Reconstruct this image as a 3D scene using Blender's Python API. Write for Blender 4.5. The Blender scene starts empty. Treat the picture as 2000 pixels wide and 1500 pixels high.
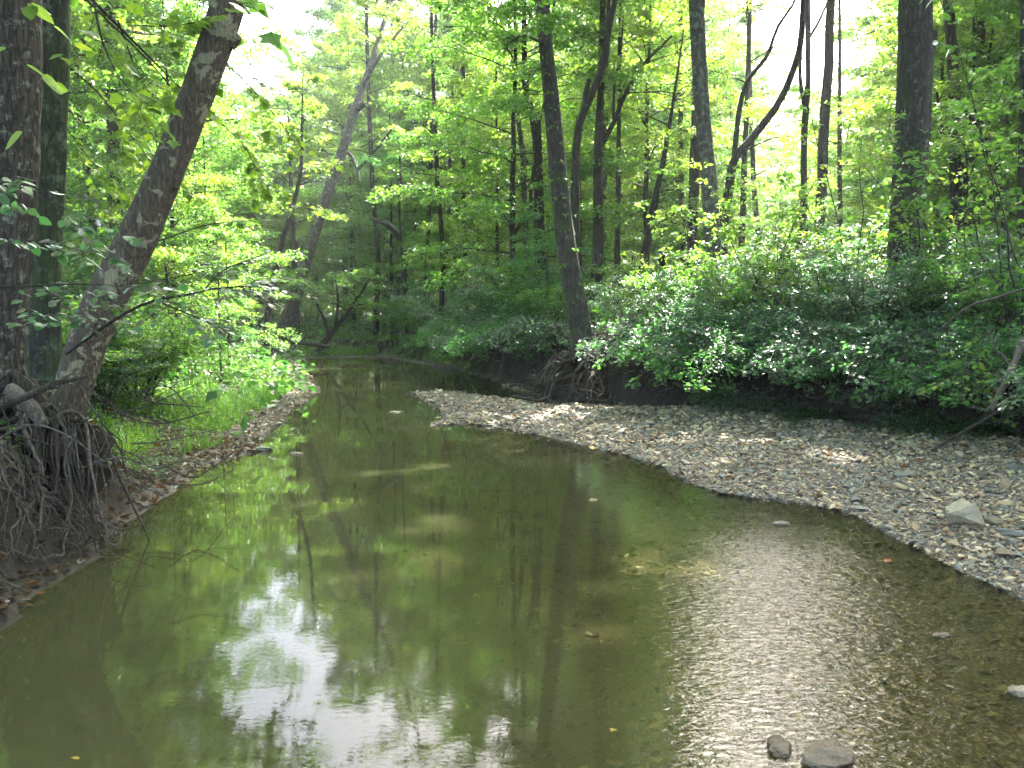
import bpy, bmesh, math, random
import numpy as np
from mathutils import Vector

random.seed(7)
RNG = np.random.default_rng(7)
sc = bpy.context.scene
C = sc.collection

# ------------------------------------------------------------------ camera, sky, sun, exposure
CAM_H, FPX, HORIZON = 1.6, 1570.0, 612.0
TP = (750.0 - HORIZON) / FPX
PITCH = math.atan(TP)
cam_d = bpy.data.cameras.new("camera")
cam_d.sensor_width = 36.0
cam_d.lens = 36.0 * FPX / 2000.0
cam_d.clip_end = 2000.0
cam_d.clip_start = 0.05
cam = bpy.data.objects.new("camera", cam_d)
cam.location = (0, 0, CAM_H)
cam.rotation_euler = (math.pi / 2 - PITCH, 0, 0)
C.objects.link(cam)
sc.camera = cam

SUN_EL, SUN_AZ = math.radians(50), math.radians(25)      # azimuth measured from +Y towards +X
world = bpy.data.worlds.new("World")
sc.world = world
world.use_nodes = True
wn, wl = world.node_tree.nodes, world.node_tree.links
wn.clear()
wo = wn.new("ShaderNodeOutputWorld"); wb = wn.new("ShaderNodeBackground"); ws = wn.new("ShaderNodeTexSky")
ws.sky_type = 'NISHITA'; ws.sun_disc = False
ws.sun_elevation = SUN_EL; ws.sun_rotation = SUN_AZ
ws.air_density = 1.0; ws.dust_density = 6.0; ws.ozone_density = 1.0
wb.inputs[1].default_value = 0.15
wl.new(ws.outputs[0], wb.inputs[0]); wl.new(wb.outputs[0], wo.inputs[0])
sun_d = bpy.data.lights.new("sun", 'SUN')
sun_d.energy = 4.2; sun_d.angle = math.radians(0.53); sun_d.color = (1.0, 0.97, 0.91)
sun = bpy.data.objects.new("sun", sun_d)
SUNV = Vector((math.sin(SUN_AZ) * math.cos(SUN_EL), math.cos(SUN_AZ) * math.cos(SUN_EL), math.sin(SUN_EL)))
sun.rotation_euler = SUNV.to_track_quat('Z', 'Y').to_euler()
sun.location = (20, 40, 60)
C.objects.link(sun)
sc.view_settings.view_transform = 'Standard'
try: sc.view_settings.look = 'None'
except Exception: pass
sc.view_settings.exposure = 3.35
sc.view_settings.gamma = 1.0
sc.view_settings.use_curve_mapping = False
sc.cycles.max_bounces = 12
sc.cycles.diffuse_bounces = 8
sc.cycles.glossy_bounces = 3
sc.cycles.transmission_bounces = 8
sc.cycles.transparent_max_bounces = 8
sc.cycles.caustics_reflective = False
sc.cycles.caustics_refractive = False
sc.cycles.sample_clamp_indirect = 8.0
try:
    sc.cycles.use_denoising = True
    sc.cycles.denoiser = 'OPENIMAGEDENOISE'
    sc.cycles.denoising_input_passes = 'RGB_ALBEDO_NORMAL'
    sc.cycles.denoising_prefilter = 'ACCURATE'
except Exception: pass

# ------------------------------------------------------------------ projection helpers (photo pixel -> place)
def ray(u, v):
    a = (u - 1000.0) / FPX; b = (750.0 - v) / FPX
    cp, sp = math.cos(PITCH), math.sin(PITCH)
    return np.array([a, cp + b * sp, -sp + b * cp])
def at(u, v, D):                       # the point at distance D ahead seen at that spot
    d = ray(u, v)
    return np.array([0, 0, CAM_H]) + d * (D / d[1])
def G(u, v, z=0.0):                    # the point of a level z seen at that spot
    d = ray(u, v)
    return (np.array([0, 0, CAM_H]) + d * ((z - CAM_H) / d[2]))
def g2(u, v, z=0.0): return tuple(G(u, v, z)[:2])

# ------------------------------------------------------------------ mesh building
class MB:
    def __init__(s): s.v = []; s.l = []; s.n = []; s.m = []; s.off = 0
    def add(s, v, f, mat=0):
        v = np.asarray(v, dtype=np.float32).reshape(-1, 3); f = np.asarray(f, dtype=np.int32)
        if len(f) == 0: return
        s.v.append(v); s.l.append((f + s.off).ravel())
        s.n.append(np.full(len(f), f.shape[1], np.int32)); s.m.append(np.full(len(f), mat, np.int32))
        s.off += len(v)
    def mesh(s, name, mats, smooth=False):
        me = bpy.data.meshes.new(name)
        for m in mats: me.materials.append(m)
        if not s.v: return me
        v = np.concatenate(s.v); l = np.concatenate(s.l); n = np.concatenate(s.n); m = np.concatenate(s.m)
        me.vertices.add(len(v)); me.vertices.foreach_set("co", v.ravel())
        me.loops.add(len(l)); me.loops.foreach_set("vertex_index", l)
        me.polygons.add(len(n))
        st = np.zeros(len(n), np.int32); st[1:] = np.cumsum(n)[:-1]
        me.polygons.foreach_set("loop_start", st); me.polygons.foreach_set("loop_total", n)
        me.polygons.foreach_set("material_index", m)
        sm = np.zeros(len(n), bool)
        if smooth is True: sm[:] = True
        elif smooth: sm[np.isin(m, list(smooth))] = True
        me.polygons.foreach_set("use_smooth", sm)
        me.update(calc_edges=True)
        return me
def link(name, me, parent=None, kind=None, loc=None):
    o = bpy.data.objects.new(name, me); C.objects.link(o)
    if parent is not None: o.parent = parent
    if kind: o["kind"] = kind
    if loc is not None: o.location = loc
    return o
def thing(name, label, cat, loc=(0, 0, 0), group=None, rz=0.0, scale=1.0):
    o = bpy.data.objects.new(name, None); C.objects.link(o)
    o.empty_display_size = 0.2
    o.location = loc; o.rotation_euler = (0, 0, rz); o.scale = (scale,) * 3
    tag(o, label, cat, group); return o
def tag(o, label, cat, group=None):
    o["label"] = label; o["category"] = cat
    if group: o["group"] = group
def nrm(a): return a / (np.linalg.norm(a, axis=-1, keepdims=True) + 1e-9)

# lattice noise
_PERM = RNG.random((256, 256))
def vnoise(x, y):
    xi = np.floor(x).astype(int); yi = np.floor(y).astype(int)
    fx = x - xi; fy = y - yi
    fx = fx * fx * (3 - 2 * fx); fy = fy * fy * (3 - 2 * fy)
    a = _PERM[xi & 255, yi & 255]; b = _PERM[(xi + 1) & 255, yi & 255]
    c = _PERM[xi & 255, (yi + 1) & 255]; d = _PERM[(xi + 1) & 255, (yi + 1) & 255]
    return (a * (1 - fx) + b * fx) * (1 - fy) + (c * (1 - fx) + d * fx) * fy
def fbm(x, y, o=4):
    s = 0; a = 0.5
    for i in range(o):
        s = s + a * (vnoise(x * 2 ** i + 17.3 * i, y * 2 ** i + 5.1 * i) - 0.5); a *= 0.5
    return s
def smooth(t): t = np.clip(t, 0, 1); return t * t * (3 - 2 * t)

def catmull(P, n):
    P = np.asarray(P, float)
    if len(P) < 3:
        t = np.linspace(0, 1, n)[:, None]; return P[0] * (1 - t) + P[-1] * t
    Q = np.vstack([2 * P[0] - P[1], P, 2 * P[-1] - P[-2]])
    seg = len(P) - 1; out = []
    for t in np.linspace(0, seg - 1e-6, n):
        i = int(t); f = t - i
        p0, p1, p2, p3 = Q[i], Q[i + 1], Q[i + 2], Q[i + 3]
        out.append(0.5 * ((2 * p1) + (-p0 + p2) * f + (2 * p0 - 5 * p1 + 4 * p2 - p3) * f * f + (-p0 + 3 * p1 - 3 * p2 + p3) * f ** 3))
    return np.array(out)

def tube(mb, P, R, sides=8, mat=0, rough=0.0, flare=None, seed=0, cap=True):
    P = np.asarray(P, float); R = np.asarray(R, float); n = len(P)
    T = nrm(np.gradient(P, axis=0))
    ref = np.array([1.0, 0, 0]) if abs(T[0][0]) < 0.8 else np.array([0, 1.0, 0])
    ang = np.linspace(0, 2 * np.pi, sides, endpoint=False)
    V = []
    s = 0.0
    for i in range(n):
        if i: s += np.linalg.norm(P[i] - P[i - 1])
        a = ref - T[i] * ref.dot(T[i]); a /= np.linalg.norm(a) + 1e-9; ref = a
        b = np.cross(T[i], a)
        r = np.full(sides, R[i])
        if rough:
            r = r * (1 + rough * 2 * (vnoise(np.cos(ang) * 1.6 + seed * 3.7 + 9, np.sin(ang) * 1.6 + s * 1.8 / max(R[0] * 6, .3)) - 0.5))
            r = r * (1 + rough * 0.9 * (vnoise(np.cos(ang) * 5 + seed + 40, np.sin(ang) * 5 + s * 7) - 0.5))
        if flare: r = r * (1 + flare[0] * math.exp(-s / flare[1]) * (0.55 + 0.45 * np.cos(5 * ang + seed) + 0.3 * np.cos(3 * ang + 2 * seed)))
        V.append(P[i] + np.outer(np.cos(ang) * r, a) + np.outer(np.sin(ang) * r, b))
    V = np.concatenate(V)
    i = np.arange(n - 1)[:, None] * sides; j = np.arange(sides)[None, :]; k = (j + 1) % sides
    F = np.stack([i + j, i + k, i + k + sides, i + j + sides], -1).reshape(-1, 4)
    mb.add(V, F, mat)
    if cap:
        mb.add(np.vstack([V[-sides:], P[-1] + T[-1] * R[-1] * .4]), [[a_, (a_ + 1) % sides, sides] for a_ in range(sides)], mat)

def twigs(mb, P0, P1, r, mat=0):
    P0 = np.asarray(P0); P1 = np.asarray(P1)
    if len(P0) == 0: return
    d = nrm(P1 - P0); a = nrm(np.cross(d, np.array([0.3, 0.2, 1.0]))); b = np.cross(d, a)
    r = np.broadcast_to(np.asarray(r, float), (len(P0),))[:, None]
    ring = lambda P, k: np.stack([P + a * r * k, P - a * r * k * .5 + b * r * k * .87, P - a * r * k * .5 - b * r * k * .87], 1)
    V = np.concatenate([ring(P0, 1.0), ring(P1, 0.35)], 1)
    base = np.arange(len(P0))[:, None, None] * 6
    F = np.array([[0, 1, 4, 3], [1, 2, 5, 4], [2, 0, 3, 5]])[None] + base
    mb.add(V.reshape(-1, 3), F.reshape(-1, 4), mat)

LEAF_SIMPLE = (np.array([[0, 0, 0], [.42, .30, .05], [1, 0, -.06], [.42, -.30, .05]]), [np.array([[0, 2, 1], [0, 3, 2]])])
LEAF_OVAL = (np.array([[0, 0, 0], [.22, .24, .05], [.62, .25, .03], [1, 0, -.10], [.62, -.25, .03], [.22, -.24, .05]]),
             [np.array([[0, 3, 2, 1], [0, 5, 4, 3]])])
LEAF_BROAD = (np.array([[0, 0, 0], [.05, .30, .03], [.28, .30, .06], [.42, .48, .02], [.62, .24, .04], [1, 0, -.1],
                        [.62, -.24, .04], [.42, -.48, .02], [.28, -.30, .06], [.05, -.30, .03]]),
              [np.array([[0, 2, 1], [0, 4, 2], [2, 4, 3], [0, 5, 4], [0, 9, 8], [0, 8, 6], [8, 7, 6], [0, 6, 5]])])
def leaves(mb, pos, d, nml, size, tmpl=LEAF_SIMPLE, mat=1):
    if len(pos) == 0: return
    x = nrm(d - nml * np.sum(d * nml, 1, keepdims=True)); y = np.cross(nml, x)
    T, fs = tmpl
    V = pos[:, None] + size[:, None, None] * (T[None, :, 0:1] * x[:, None] + T[None, :, 1:2] * y[:, None] + T[None, :, 2:3] * nml[:, None])
    k = len(T); base = np.arange(len(pos))[:, None, None] * k
    for f in fs:
        mb.add(V.reshape(-1, 3), (f[None] + base).reshape(-1, f.shape[1]), mat)

SUNW = np.array([SUNV.x, SUNV.y, SUNV.z])
# gaps in the canopy through which the sun reaches the creek: (spot on the ground, half width)
GAPS = [((3.0, 14.6, 1.6), 1.5), ((4.6, 15.2, 2.0), 1.2), ((1.6, 15.6, 1.2), .9), ((-5.3, 15.6, .4), 1.4), ((-4.4, 13.2, .3), .6), ((1.0, 5.9, 0), .3), ((1.3, 5.5, 0), .2), ((.55, 4.6, 0), .15), ((-1.5, 7.9, 0), .3), ((-.9, 8.1, 0), .25), ((-2.0, 7.6, 0), .22), ((-.6, 6.0, 0), .25),
        ((1.7, 11.3, .1), .45), ((.2, 12.2, 0), .5), ((2.0, 8.0, 0), .3), ((3.1, 9.4, .15), .4), ((2.4, 10.0, .1), .45), ((1.5, 12.7, .1), .5), ((3.3, 8.3, .05), .3), ((4.6, 8.4, .2), .35), ((.9, 13.4, .05), .4), ((-6.5, 20, .5), 1.5), ((6.3, 13.0, 2.0), .8), ((5.6, 11.6, 1.9), .6), ((7.2, 10.4, 1.8), .7), ((4.6, 12.6, 1.8), .5), ((-.9, 4.7, 0), .16), ((-1.7, 6.6, 0), .3)]
def in_gap(P, extra=0.0):
    hit = np.zeros(len(P), bool)
    for g, r in GAPS:
        w = P - np.array(g); k = w @ SUNW
        q = w - k[:, None] * SUNW
        rr = (r + extra) * (.35 + 1.25 * vnoise(q[:, 0] / r * 1.5 + g[0] * 7 + 50, q[:, 1] / r * 1.5 + g[1] * 5 + 50))
        hit |= (np.linalg.norm(q, axis=1) < rr) & (k > 1.5)
    # the long clearing on the right, open from about six metres up to the high crowns
    az = np.degrees(np.arctan2(P[:, 0], P[:, 1])) + 3.0 * (vnoise(P[:, 0] * .8 + 60, P[:, 2] * .8 + P[:, 1] * .3) - .5)
    hit |= (az > 15.8) & (az < 23.4) & (P[:, 2] > 1.6 + .26 * P[:, 1]) & (P[:, 2] < 1.6 + (.50 + .10 * vnoise(P[:, 0] * 1.3, P[:, 1])) * P[:, 1]) & (P[:, 1] > 8)
    return hit
CUR_BASE = None
def leaf_cloud(mb, A, B, per, spread, size, rng, tmpl=LEAF_SIMPLE, mat=1, tilt=.45, up=(0, 0, 1)):
    """leaves along many twig segments A->B, alternately to either side"""
    n = len(A); A = np.repeat(A, per, 0); B = np.repeat(B, per, 0); m = len(A)
    t = rng.random((m, 1)) ** 0.8
    d = nrm(B - A)
    side = nrm(np.cross(d, np.array(up)))
    sgn = rng.choice([-1.0, 1.0], (m, 1))
    P = A + (B - A) * t + side * sgn * spread * rng.random((m, 1)) * .8 + rng.normal(0, spread * .35, (m, 3)) * np.array([1, 1, .7])
    dd = d * 0.6 + side * sgn * rng.uniform(.3, 1.2, (m, 1)) + rng.normal(0, .3, (m, 3)); dd[:, 2] -= .25
    if CUR_BASE is not None:
        keep = ~in_gap(P + CUR_BASE); P = P[keep]; dd = dd[keep]; m = len(P)
    N = nrm(np.array(up) + rng.normal(0, tilt, (m, 3)))
    leaves(mb, P, dd, N, size * rng.uniform(.55, 1.25, m), tmpl, mat)

def branch(mb, P, r0, rng, n2=10, l2=1.0, per=24, spread=.16, size=.1, tmpl=LEAF_SIMPLE, start=.25, rend=.25, droop=.15, sides=5, sub=True, tilt=.45):
    """one limb along P with side twigs in a rather flat spray"""
    n = len(P); tube(mb, P, np.linspace(r0, max(r0 * rend, .004), n), sides, 0)
    s = np.linspace(start, 1, n2) + rng.normal(0, .02, n2); s = np.clip(s, 0, .999)
    idx = s * (n - 1); i = idx.astype(int); f = (idx - i)[:, None]
    p = P[i] * (1 - f) + P[np.minimum(i + 1, n - 1)] * f
    T = nrm(np.gradient(P, axis=0))[i]
    side = nrm(np.cross(T, np.array([0, 0, 1.0])))
    sg = np.where(np.arange(n2) % 2, 1.0, -1.0)[:, None]
    d = nrm(T * rng.uniform(.4, .9, (n2, 1)) + side * sg * rng.uniform(.6, 1.1, (n2, 1)) + rng.normal(0, .22, (n2, 3)))
    L = (l2 * (1.15 - .75 * s) * rng.uniform(.7, 1.25, n2))[:, None]
    q = p + d * L; q[:, 2] -= droop * L[:, 0]
    mid = (p + q) / 2; mid[:, 2] += .06 * L[:, 0]
    twigs(mb, p, mid, np.maximum(r0 * .3, .004)); twigs(mb, mid, q, np.maximum(r0 * .18, .003))
    A = [mid, p]; B = [q, mid]; per_s = [per, per // 2]
    if sub:
        d2 = nrm(d + side * -sg * .8 + rng.normal(0, .3, (n2, 3))); q2 = mid + d2 * L * .5; q2[:, 2] -= droop * L[:, 0] * .5
        twigs(mb, mid, q2, max(r0 * .12, .003)); A.append(mid); B.append(q2); per_s.append(per // 2)
    for a, b, k in zip(A, B, per_s):
        if k > 0: leaf_cloud(mb, a, b, k, spread, size, rng, tmpl, 1, tilt)

def sweep(p0, d, L, rise, droop, rng, n=6, wob=.08):
    t = np.linspace(0, 1, n)[:, None]
    P = p0 + d * L * t
    P[:, 2] += (rise * t[:, 0] - droop * t[:, 0] ** 2) * L
    P[1:] += rng.normal(0, wob * L / n, (n - 1, 3))
    return P

# ------------------------------------------------------------------ materials
def mat(name):
    m = bpy.data.materials.new(name); m.use_nodes = True
    nt = m.node_tree; nt.nodes.clear()
    o = nt.nodes.new("ShaderNodeOutputMaterial")
    return m, nt, o
def N(nt, t, **kw):
    n = nt.nodes.new(t)
    for k, v in kw.items():
        if k.startswith("i_"):
            key = k[2:]; key = int(key) if key.isdigit() else key.replace("_", " ")
            n.inputs[key].default_value = v
        else: setattr(n, k, v)
    return n
def ramp(nt, stops, interp='LINEAR'):
    r = nt.nodes.new("ShaderNodeValToRGB"); r.color_ramp.interpolation = interp
    e = r.color_ramp.elements
    while len(e) < len(stops): e.new(.5)
    while len(e) > max(1, len(stops)): e.remove(e[-1])
    for k, (p, c) in zip(e, stops): k.position = p; k.color = (*c, 1)
    return r

def leaf_material(name, refl, trans, gloss=.5, rough=.38, tmix=.55, var=.35):
    """thin leaf: reflects one colour, lets another through; hue and age differ leaf by leaf"""
    m, nt, o = mat(name); L = nt.links.new
    geo = N(nt, "ShaderNodeNewGeometry"); oi = N(nt, "ShaderNodeObjectInfo")
    add = N(nt, "ShaderNodeMath", operation='ADD'); L(geo.outputs["Random Per Island"], add.inputs[0]); L(oi.outputs["Random"], add.inputs[1])
    fr = N(nt, "ShaderNodeMath", operation='FRACT'); L(add.outputs[0], fr.inputs[0])
    def vary(c):
        dark = tuple(x * (1 - var) for x in c); yel = (min(1, c[0] * 1.7 + .01), c[1] * 1.25, c[2] * .8)
        r = ramp(nt, [(0, dark), (.45, c), (.9, (c[0] * 1.2, c[1] * 1.15, c[2])), (1, yel)])
        L(fr.outputs[0], r.inputs[0]); return r
    a, b = vary(refl), vary(trans)
    d = N(nt, "ShaderNodeBsdfDiffuse"); t = N(nt, "ShaderNodeBsdfTranslucent")
    L(a.outputs[0], d.inputs[0]); L(b.outputs[0], t.inputs[0])
    mx = N(nt, "ShaderNodeMixShader", i_0=tmix); L(d.outputs[0], mx.inputs[1]); L(t.outputs[0], mx.inputs[2])
    g = N(nt, "ShaderNodeBsdfGlossy", i_Roughness=rough); g.inputs[0].default_value = (1, 1, 1, 1)
    f = N(nt, "ShaderNodeFresnel", i_IOR=1.42)
    k = N(nt, "ShaderNodeMath", operation='MULTIPLY'); k.inputs[1].default_value = gloss; L(f.outputs[0], k.inputs[0])
    mg = N(nt, "ShaderNodeMixShader"); L(k.outputs[0], mg.inputs[0]); L(mx.outputs[0], mg.inputs[1]); L(g.outputs[0], mg.inputs[2])
    L(mg.outputs[0], o.inputs[0])
    return m

def bark_material(name, c1, c2, lichen=None, lich_amt=.5, scale=1.0, ridge=1.0, patch=None, moss=0.0):
    m, nt, o = mat(name); L = nt.links.new
    tc = N(nt, "ShaderNodeTexCoord")
    mp = N(nt, "ShaderNodeMapping"); mp.inputs["Scale"].default_value = (scale * 14, scale * 14, scale * 3.0); L(tc.outputs["Object"], mp.inputs[0])
    nz = N(nt, "ShaderNodeTexNoise", i_Scale=1.6, i_Detail=8.0, i_Roughness=.7); L(mp.outputs[0], nz.inputs["Vector"])
    vo = N(nt, "ShaderNodeTexVoronoi", feature='DISTANCE_TO_EDGE', i_Scale=1.3)
    dist = N(nt, "ShaderNodeMixRGB", blend_type='ADD', i_0=.55); L(mp.outputs[0], dist.inputs[1]); L(nz.outputs["Color"], dist.inputs[2]); L(dist.outputs[0], vo.inputs["Vector"])
    cr = ramp(nt, [(.25, tuple(x * .55 for x in c1)), (.5, c1), (.75, c2)]); L(nz.outputs[0], cr.inputs[0])
    col = cr.outputs[0]
    cre = N(nt, "ShaderNodeMapRange", i_1=0.0, i_2=.16, i_3=.45, i_4=1.0); L(vo.outputs[0], cre.inputs[0])
    mu = N(nt, "ShaderNodeMixRGB", blend_type='MULTIPLY', i_0=ridge * .8); L(col, mu.inputs[1]); L(cre.outputs[0], mu.inputs[2]); col = mu.outputs[0]
    big = N(nt, "ShaderNodeTexNoise", i_Scale=scale * 3.2, i_Detail=5.0, i_Roughness=.6, i_Distortion=.4); L(tc.outputs["Object"], big.inputs["Vector"])
    if patch:
        pr = ramp(nt, [(.555, (0, 0, 0)), (.585, (1, 1, 1))]); L(big.outputs[0], pr.inputs[0])
        mm = N(nt, "ShaderNodeMixRGB"); L(pr.outputs[0], mm.inputs[0]); L(col, mm.inputs[1]); mm.inputs[2].default_value = (*patch, 1); col = mm.outputs[0]
    if lichen:
        ln = N(nt, "ShaderNodeTexNoise", i_Scale=scale * 9, i_Detail=6.0, i_Roughness=.75); L(tc.outputs["Object"], ln.inputs["Vector"])
        lr = ramp(nt, [(.62 - .2 * lich_amt, (0, 0, 0)), (.70 - .2 * lich_amt, (1, 1, 1))]); L(ln.outputs[0], lr.inputs[0])
        mm = N(nt, "ShaderNodeMixRGB"); L(lr.outputs[0], mm.inputs[0]); L(col, mm.inputs[1]); mm.inputs[2].default_value = (*lichen, 1); col = mm.outputs[0]
    if moss:
        mr = ramp(nt, [(.60 - moss * .3, (0, 0, 0)), (.72 - moss * .2, (1, 1, 1))])
        mn = N(nt, "ShaderNodeTexNoise", i_Scale=scale * 2.1, i_Detail=7.0, i_Roughness=.65); L(tc.outputs["Object"], mn.inputs["Vector"]); L(mn.outputs[0], mr.inputs[0])
        mm = N(nt, "ShaderNodeMixRGB"); L(mr.outputs[0], mm.inputs[0]); L(col, mm.inputs[1]); mm.inputs[2].default_value = (.045, .07, .018, 1); col = mm.outputs[0]
    p = N(nt, "ShaderNodeBsdfPrincipled", i_Roughness=.85); L(col, p.inputs["Base Color"])
    h = N(nt, "ShaderNodeMath", operation='ADD'); L(nz.outputs[0], h.inputs[0]); L(cre.outputs[0], h.inputs[1])
    b = N(nt, "ShaderNodeBump", i_Strength=.9, i_Distance=.03 * ridge); L(h.outputs[0], b.inputs["Height"]); L(b.outputs[0], p.inputs["Normal"])
    L(p.outputs[0], o.inputs[0])
    return m

def stone_material(name, wet=False, one=None):
    m, nt, o = mat(name); L = nt.links.new
    geo = N(nt, "ShaderNodeNewGeometry"); oi = N(nt, "ShaderNodeObjectInfo")
    add = N(nt, "ShaderNodeMath", operation='ADD'); L(geo.outputs["Random Per Island"], add.inputs[0]); L(oi.outputs["Random"], add.inputs[1])
    fr = N(nt, "ShaderNodeMath", operation='FRACT'); L(add.outputs[0], fr.inputs[0])
    k = .5 if wet else 1.08
    cs = [(.15, .12, .09), (.30, .23, .155), (.22, .195, .165), (.36, .29, .20), (.24, .18, .125), (.14, .135, .13), (.46, .39, .29), (.27, .19, .12), (.19, .20, .19)]
    if one: cs = [one]
    cs = [(a_ * 1.06, b_ * 1.04, c_ * .92) for a_, b_, c_ in cs]
    r = ramp(nt, [(i / len(cs), tuple(x * k for x in c)) for i, c in enumerate(cs)], 'CONSTANT'); L(fr.outputs[0], r.inputs[0])
    tc = N(nt, "ShaderNodeTexCoord")
    nz = N(nt, "ShaderNodeTexNoise", i_Scale=30.0, i_Detail=6.0, i_Roughness=.7); L(tc.outputs["Object"], nz.inputs["Vector"])
    mr = N(nt, "ShaderNodeMapRange", i_1=.3, i_2=.7, i_3=.55, i_4=1.3); L(nz.outputs[0], mr.inputs[0])
    mu = N(nt, "ShaderNodeMixRGB", blend_type='MULTIPLY', i_0=1.0); L(r.outputs[0], mu.inputs[1]); L(mr.outputs[0], mu.inputs[2])
    p = N(nt, "ShaderNodeBsdfPrincipled", i_Roughness=.25 if wet else .75); L(mu.outputs[0], p.inputs["Base Color"])
    b = N(nt, "ShaderNodeBump", i_Strength=.6, i_Distance=.01); L(nz.outputs[0], b.inputs["Height"]); L(b.outputs[0], p.inputs["Normal"])
    L(p.outputs[0], o.inputs[0])
    return m

def ground_material():
    """soil, gravel and mud, mixed by what the ground is made of at that place (attribute gmask)"""
    m, nt, o = mat("ground_soil_gravel"); L = nt.links.new
    tc = N(nt, "ShaderNodeTexCoord"); at_ = N(nt, "ShaderNodeAttribute", attribute_name="gmask")
    sp = N(nt, "ShaderNodeSeparateColor"); L(at_.outputs["Color"], sp.inputs[0])
    n1 = N(nt, "ShaderNodeTexNoise", i_Scale=3.0, i_Detail=10.0, i_Roughness=.72); L(tc.outputs["Object"], n1.inputs["Vector"])
    n2 = N(nt, "ShaderNodeTexNoise", i_Scale=22.0, i_Detail=6.0, i_Roughness=.7); L(tc.outputs["Object"], n2.inputs["Vector"])
    soil = ramp(nt, [(.3, (.010, .0075, .005)), (.5, (.020, .015, .010)), (.65, (.038, .028, .018)), (.8, (.075, .055, .034))]); L(n2.outputs[0], soil.inputs[0])
    vo = N(nt, "ShaderNodeTexVoronoi", i_Scale=34.0); L(tc.outputs["Object"], vo.inputs["Vector"])
    hs = N(nt, "ShaderNodeSeparateColor"); L(vo.outputs["Color"], hs.inputs[0])
    grav = ramp(nt, [(0, (.10, .085, .07)), (.3, (.21, .18, .14)), (.6, (.28, .23, .175)), (.85, (.16, .155, .15)), (1, (.40, .36, .30))]); L(hs.outputs[0], grav.inputs[0])
    ve = N(nt, "ShaderNodeTexVoronoi", feature='DISTANCE_TO_EDGE', i_Scale=34.0); L(tc.outputs["Object"], ve.inputs["Vector"])
    er = N(nt, "ShaderNodeMapRange", i_1=0.0, i_2=.25, i_3=.35, i_4=1.0); L(ve.outputs[0], er.inputs[0])
    gm = N(nt, "ShaderNodeMixRGB", blend_type='MULTIPLY', i_0=1.0); L(grav.outputs[0], gm.inputs[1]); L(er.outputs[0], gm.inputs[2])
    mud = ramp(nt, [(.35, (.050, .042, .020)), (.55, (.095, .078, .036)), (.75, (.16, .13, .065))]); L(n1.outputs[0], mud.inputs[0])
    m1 = N(nt, "ShaderNodeMixRGB"); L(sp.outputs[0], m1.inputs[0]); L(soil.outputs[0], m1.inputs[1]); L(gm.outputs[0], m1.inputs[2])
    m2 = N(nt, "ShaderNodeMixRGB"); L(sp.outputs[1], m2.inputs[0]); L(m1.outputs[0], m2.inputs[1]); L(mud.outputs[0], m2.inputs[2])
    wetd = N(nt, "ShaderNodeMixRGB", blend_type='MULTIPLY'); L(sp.outputs[2], wetd.inputs[0]); L(m2.outputs[0], wetd.inputs[1]); wetd.inputs[2].default_value = (.42, .40, .38, 1)
    rr = N(nt, "ShaderNodeMapRange", i_1=0.0, i_2=1.0, i_3=.9, i_4=.35); L(sp.outputs[2], rr.inputs[0])
    p = N(nt, "ShaderNodeBsdfPrincipled"); L(wetd.outputs[0], p.inputs["Base Color"]); L(rr.outputs[0], p.inputs["Roughness"])
    h = N(nt, "ShaderNodeMath", operation='MULTIPLY_ADD'); L(er.outputs[0], h.inputs[0]); L(sp.outputs[0], h.inputs[1]); L(n2.outputs[0], h.inputs[2])
    b = N(nt, "ShaderNodeBump", i_Strength=.8, i_Distance=.025); L(h.outputs[0], b.inputs["Height"]); L(b.outputs[0], p.inputs["Normal"])
    L(p.outputs[0], o.inputs[0])
    return m

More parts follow.
